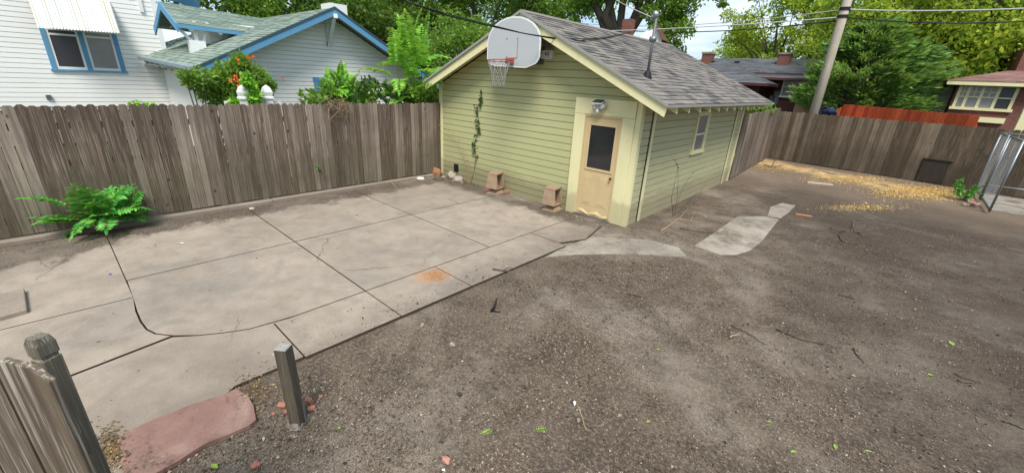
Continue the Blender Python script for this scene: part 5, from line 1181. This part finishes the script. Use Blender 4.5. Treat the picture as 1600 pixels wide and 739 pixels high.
u0 = P2(1594, 95, YH+3).x; m = MB(); m.box(u0, u0+8, YH+3, YH+9, eavz, P2(1594, 74, YH+3).z); m.build('upper_wall', 'redbrick', bh)
wz1, wz0_ = P2(1540, 136, YH).z, P2(1535, 169, YH).z; wx0_ = P2(1496, 150, YH).x; wx1_ = P2(1582, 158, YH).x
m = MB(); n = 4; t_ = .09
m.box(wx0_-.06, wx1_+.06, YH-.06, YH-.003, wz1, wz1+.12); m.box(wx0_-.1, wx1_+.1, YH-.1, YH-.003, wz0_-.1, wz0_)
ed = [wx0_, wx0_+(wx1_-wx0_)*.17, wx0_+(wx1_-wx0_)*.42, wx0_+(wx1_-wx0_)*.70, wx1_]
for e in ed: m.box(e-t_/2, e+t_/2, YH-.06, YH-.003, wz0_, wz1)
wf = m.build('window', 'cream', bh)
for i in range(4):
    m = MB(); m.box(ed[i]+t_/2, ed[i+1]-t_/2, YH-.035, YH-.003, wz0_, wz1); m.build('pane', 'screen' if i == 3 else 'curtain', wf)
    m = MB(); zc = (wz0_+wz1)/2; m.box(ed[i]+t_/2, ed[i+1]-t_/2, YH-.05, YH-.036, zc-.02, zc+.02)
    if i < 3: m.box((ed[i]+ed[i+1])/2-.012, (ed[i]+ed[i+1])/2+.012, YH-.045, YH-.036, zc+.02, wz1); m.box(ed[i]+t_/2, ed[i+1]-t_/2, YH-.045, YH-.036, (zc+wz1)/2-.012, (zc+wz1)/2+.012)
    m.build('glazing_bar', 'cream', wf)
# porch post / trim at extreme right
p = P2(1590, 190, YH-1.5); m = MB(); m.box(p.x, p.x+.22, YH-1.6, YH-1.4, 0, eavz-.4); m.build('porch_post', 'cream', bh)
m = MB(); m.box(P2(1547, 186, YH-.2).x-.7, P2(1547, 186, YH-.2).x+.4, YH-.12, YH-.003, P2(1547, 187, YH).z-.12, P2(1547, 184, YH).z); m.build('basement_lintel', 'cream', bh)
# pale shed roofs left of the brick house
p = PD(1470, 158, 26); sh_ = thing('white_shed', (p.x, p.y, 0), 'small pale shed half hidden left of the brick house', 'shed')
zz = PD(1470, 146, 26).z; m = MB(); m.box(p.x-.5, p.x+1.6, p.y, p.y+2.2, 0, zz); m.build('wall', 'whitepaint', sh_); m = MB(); m.prism([(p.x-.7, p.y-.2, zz), (p.x+1.8, p.y-.2, zz), (p.x+.55, p.y-.2, zz+.45)], (0, 2.6, 0)); m.build('roof', 'metal', sh_)

# white gable house behind the garage with brick chimney
gh = thing('far_house', tuple(PD(1010, 100, 22.5)-Vector((0, 0, PD(1010, 100, 22.5).z))), 'white gabled house peeking over the garage ridge', 'house')
a_ = PD(1004, 52, 22.5); b_ = PD(1031, 42, 22.5); c_ = PD(1042, 64, 22.5); d_ = PD(990, 80, 22.5); rv = (b_-a_); rv.z = 0; rv.normalize(); bk = Vector((-rv.y, rv.x, 0))
m = MB(); m.prism([PD(996, 100, 22.5), PD(1034, 100, 22.5), PD(1034, 60, 22.5), PD(1029, 45, 22.5), PD(1007, 50, 22.5), PD(996, 62, 22.5)], bk*2); m.build('wall', 'white', gh)
m = MB(); m.prism([PD(1026, 42, 22.3), PD(1031, 41, 22.3), PD(1044, 66, 22.3), PD(1034, 62, 22.3)], bk*2.5); m.build('roof', paint('brown_roof', (.17, .09, .06), .9, .4, 3), gh)
m = MB(); q = PD(979, 60, 23); m.box(q.x-.22, q.x+.22, q.y-.22, q.y+.22, 2.5, PD(979, 31, 23).z); m.build('chimney', 'redbrick', gh)

# ---------- trees
def T(label, px, py, D, rx, rz, **k):
    c = PD(px, py, D); return tree(k.pop('name', 'tree'), label, (c.x, c.y, 0), tuple(c), (rx, rz), **k)
GT = 'trees behind the bungalow and garage'
T('bright green tree above the bungalow ridge at upper left', 390, -32, 26, 4.2, 2.6, nclump=34, nleaf=17000, lsize=.20, mat='leaf_mid', seed=1, group=GT)
T('dark green tree just right of the white chimney', 560, 30, 24, 3.8, 4.4, nclump=44, nleaf=24000, lsize=.19, mat='leaf_dark', seed=2, group=GT)
T('dense green tree behind the tall sapling', 640, 10, 28, 4.5, 5, nclump=44, nleaf=24000, lsize=.20, mat='leaf_mid', seed=3, group=GT)
T('large dark tree behind the left garage slope', 745, 10, 27, 4.6, 5, nclump=46, nleaf=26000, lsize=.20, mat='leaf_dark', seed=4, group=GT)
T('mid green rounded small tree against the dark trees left of the garage', 706, 92, 16.5, 1.75, 1.75, nclump=26, nleaf=13000, lsize=.12, mat='leaf_mid', seed=5, trunk_r=.08, group=GT)
T('dark tree filling in low behind the garage left slope', 610, 110, 30, 4.2, 3.2, nclump=34, nleaf=14000, lsize=.22, mat='leaf_dark', seed=21, group=GT)
T('leafy green tree right above the garage peak', 855, -8, 31, 4.2, 4.4, nclump=44, nleaf=20000, lsize=.2, mat='leaf_mid', seed=6, group=GT)
# big multi-stemmed tree behind the ridge
p = PD(966, 90, 25); bt_ = thing('big_tree', (p.x, p.y, 0), 'large tree with several thick dark trunks fanning out behind the garage ridge', 'tree', GT)
m = MB(); b0 = Vector((p.x, p.y, 0)); m.tube([b0, PD(968, 84, 25), PD(968, 66, 25)], [.55, .48, .38], 14)
for path_ in ([(950, 60), (938, 25), (920, -12)], [(962, 60), (955, 20), (944, -20)], [(968, 62), (970, 30), (975, -10), (985, -45)], [(976, 62), (990, 30), (1000, 5), (1010, -25)], [(980, 58), (1003, 22), (1020, -5), (1045, -40)], [(945, 25), (955, 5), (962, -20)]):
    pts = [PD(x, y, 25+.3*i) for i, (x, y) in enumerate(path_)]; m.tube([PD(968, 78, 25)]+pts, [.30]+[.23*(1-.12*i) for i in range(len(pts))], 10)
m.build('trunk', 'bark', bt_, smooth=True)
P_ = []; rr = random.Random(9)
for (x, y, r) in [(1045, 35, .9), (1060, 20, .9), (1035, 55, .8), (1050, 70, .6), (1070, 45, .6), (1058, 80, .5), (1040, 5, 1.1), (1070, -5, 1.0), (900, -30, 1.4), (940, -42, 1.5), (980, -45, 1.6), (1020, -38, 1.5), (1060, -30, 1.3), (870, 10, 1.2), (905, 15, .8), (1015, 18, .5), (1025, 35, .5), (1095, -22, .7), (1125, -6, .35), (1130, 7, .2), (930, 0, .6), (995, -5, .6)]:
    c = PD(x, y, 25+rr.uniform(-1.2, 1.5)); P_.append(clump_pts(c, (r, r, r*.8), int(900*r*r+120), .25))
leaves('crown', np.concatenate(P_), .16, 'leaf_mid', bt_)
GR = 'trees beyond the far right fences'
T('yellow-green airy tree over the grey roof left of the pole', 1225, 45, 44, 5.0, 4.2, nclump=48, nleaf=9000, lsize=.26, mat='leaf_yel', seed=8, bark='pale_bark', cr=.2, group=GR)
T('yellow-green tree behind the utility pole', 1300, 18, 46, 5.8, 5.4, nclump=44, nleaf=11000, lsize=.3, mat='leaf_yel', seed=9, bark='pale_bark', cr=.26, group=GR)
T('low green tree behind the small far chimney', 1165, 86, 55, 4.0, 1.5, nclump=24, nleaf=6000, lsize=.27, mat='leaf_yel', seed=10, group=GR)
T('broad green tree with long limbs above the red fence', 1440, 45, 32, 5.4, 5.0, nclump=44, nleaf=18000, lsize=.23, mat='leaf_yel', cr=.25, seed=11, trunk_r=.4, group=GR)
T('bright yellow-green tree right of centre behind the juniper', 1390, 10, 27, 2.6, 2.6, nclump=26, nleaf=8000, lsize=.2, mat='leaf_yel', seed=12, group=GR)
T('large lime green tree above the brick house', 1560, 30, 33, 5.2, 4.6, nclump=50, nleaf=22000, lsize=.24, mat='leaf_yel', seed=13, trunk_r=.3, group=GR)
T('green tree low behind the white shed', 1455, 120, 32, 3.4, 2.5, nclump=26, nleaf=12000, lsize=.2, mat='leaf_mid', seed=14, group=GR)
T('tall green tree at the far right edge', 1660, 0, 36, 6.5, 6, nclump=46, nleaf=18000, lsize=.27, mat='leaf_mid', seed=15, group=GR)
T('shadowy green tree behind the brick house wall corner', 1400, 140, 33, 3.5, 2.2, nclump=22, nleaf=9000, lsize=.2, mat='leaf_dark', seed=16, group=GR)
# juniper
c = PD(1352, 108, 25); jt = thing('juniper', (c.x, c.y, 0), 'dark feathery juniper behind the pole and red fence', 'juniper'); rr = random.Random(44); P_ = []; Dn = []; m = MB()
m.tube([(c.x, c.y, 0), (c.x, c.y, c.z+1)], [.22, .08], 10)
top_z = PD(1338, 36, 25).z; bot_z = PD(1338, 168, 25).z
for k in range(330):
    h = rr.random(); z = bot_z+(top_z-bot_z)*h; a = rr.uniform(0, 6.283); rad_ = 2.5*(1-.85*h**2.6)*(.65+.35*rr.random())*(1+.75*noise.noise(Vector((math.cos(a)*1.3, math.sin(a)*1.3, h*3.3+7)))); d = Vector((math.cos(a), math.sin(a), .35)).normalized()
    st_ = Vector((c.x, c.y, z-.5)); tip = st_+Vector((math.cos(a)*rad_, math.sin(a)*rad_, .5)); 
    if k % 8 == 0: m.tube([st_, tip], [.04, .008], 5)
    n = 80; f = np.clip(rng.normal(.86, .12, n), .3, 1.08); base_ = np.array(st_)+(np.array(tip)-np.array(st_))*f[:, None]; base_ += rng.normal(size=(n, 3))*np.array([.22, .22, .13])*(1.25-f)[:, None]*1.4
    P_.append(base_); Dn.append(np.tile(np.array(d), (n, 1)))
m.build('trunk', 'bark', jt); leaves('crown', np.concatenate(P_), .27, 'juniper', jt, aspect=.22, dirs=np.concatenate(Dn))
# small planting behind the gate fence
p = PD(1183, 172, 17.5); t = thing('shrub', (p.x, p.y, 0), 'small leafy shrub showing above the gate fence at the garage corner', 'shrub')
leaves('foliage', np.concatenate([clump_pts(PD(x, y, 17.5), (.28, .28, .3), 260, .3) for x, y in ((1180, 172), (1188, 178), (1196, 170))]), .12, 'leaf_mid', t); m = MB(); m.tube([(p.x, p.y, 0), p], .02, 6); m.build('stem', 'stick', t)
# a far band of trees so that the horizon is closed from other positions too
P_ = []
for k in range(240):
    a = k/240*2*math.pi+rs.uniform(-.01, .01); r = rs.uniform(62, 85); c = (math.cos(a)*r, math.sin(a)*r, rs.uniform(1.2, 3.4))
    P_.append(clump_pts(c, (3.2, 3.2, 2.4), 160, .5))
o = leaves('distant_trees', np.concatenate(P_), .9, 'leaf_mid'); o['kind'] = 'stuff'; tag(o, 'far belt of green trees closing the horizon around the houses', 'trees')

# ================================================================== LIGHT, SKY, CAMERA
nt = world.node_tree; nt.nodes.clear(); t = NT(nt)
SUN_AZ, SUN_EL = R(-48), R(56)      # direction towards the sun, azimuth from +x
sky = t.n('ShaderNodeTexSky', sky_type='NISHITA'); sky.sun_disc = False; sky.sun_elevation = SUN_EL; sky.sun_rotation = math.pi/2-SUN_AZ; sky.dust_density = 1.5
tc = t.n('ShaderNodeTexCoord'); mp = t.n('ShaderNodeMapping'); mp.inputs['Scale'].default_value = (1, 1, 3.2); t.l(tc.outputs['Generated'], mp.inputs[0])
cl = t.noise(mp.outputs[0], 2.2, 7, .6, .3)
cf = t.ramp(cl, [(.47, 0), (.70, 1)])
blue = t.mix(.6, sky.outputs[0], (4.4, 6.0, 7.6))
colr = t.mix(t.math('MULTIPLY', cf, .9), blue, (9.4, 9.5, 9.6))
bg = t.n('ShaderNodeBackground'); t.l(colr, bg.inputs[0]); bg.inputs[1].default_value = .15
wo = t.n('ShaderNodeOutputWorld'); t.l(bg.outputs[0], wo.inputs[0])
sd = bpy.data.lights.new('Sun', 'SUN'); sd.energy = 5.0; sd.angle = R(22); sd.color = (1, .96, .9)
so = bpy.data.objects.new('Sun', sd); col.objects.link(so)
dv = Vector((math.cos(SUN_AZ)*math.cos(SUN_EL), math.sin(SUN_AZ)*math.cos(SUN_EL), math.sin(SUN_EL))); so.rotation_euler = dv.to_track_quat('Z', 'Y').to_euler()

cd = bpy.data.cameras.new('Camera'); co = bpy.data.objects.new('Camera', cd); col.objects.link(co)
cd.sensor_fit = 'HORIZONTAL'; cd.sensor_width = 36; cd.lens = 36*FPX/1600; cd.clip_start = .05; cd.clip_end = 2000
co.matrix_world = Matrix(((rt.x, up.x, -fw.x, CAM.x), (rt.y, up.y, -fw.y, CAM.y), (rt.z, up.z, -fw.z, CAM.z), (0, 0, 0, 1)))
scene.camera = co
scene.view_settings.view_transform = 'Standard'; scene.view_settings.look = 'None'; scene.view_settings.exposure = 0
for o in bpy.data.objects:
    if '_w' in o: del o['_w']
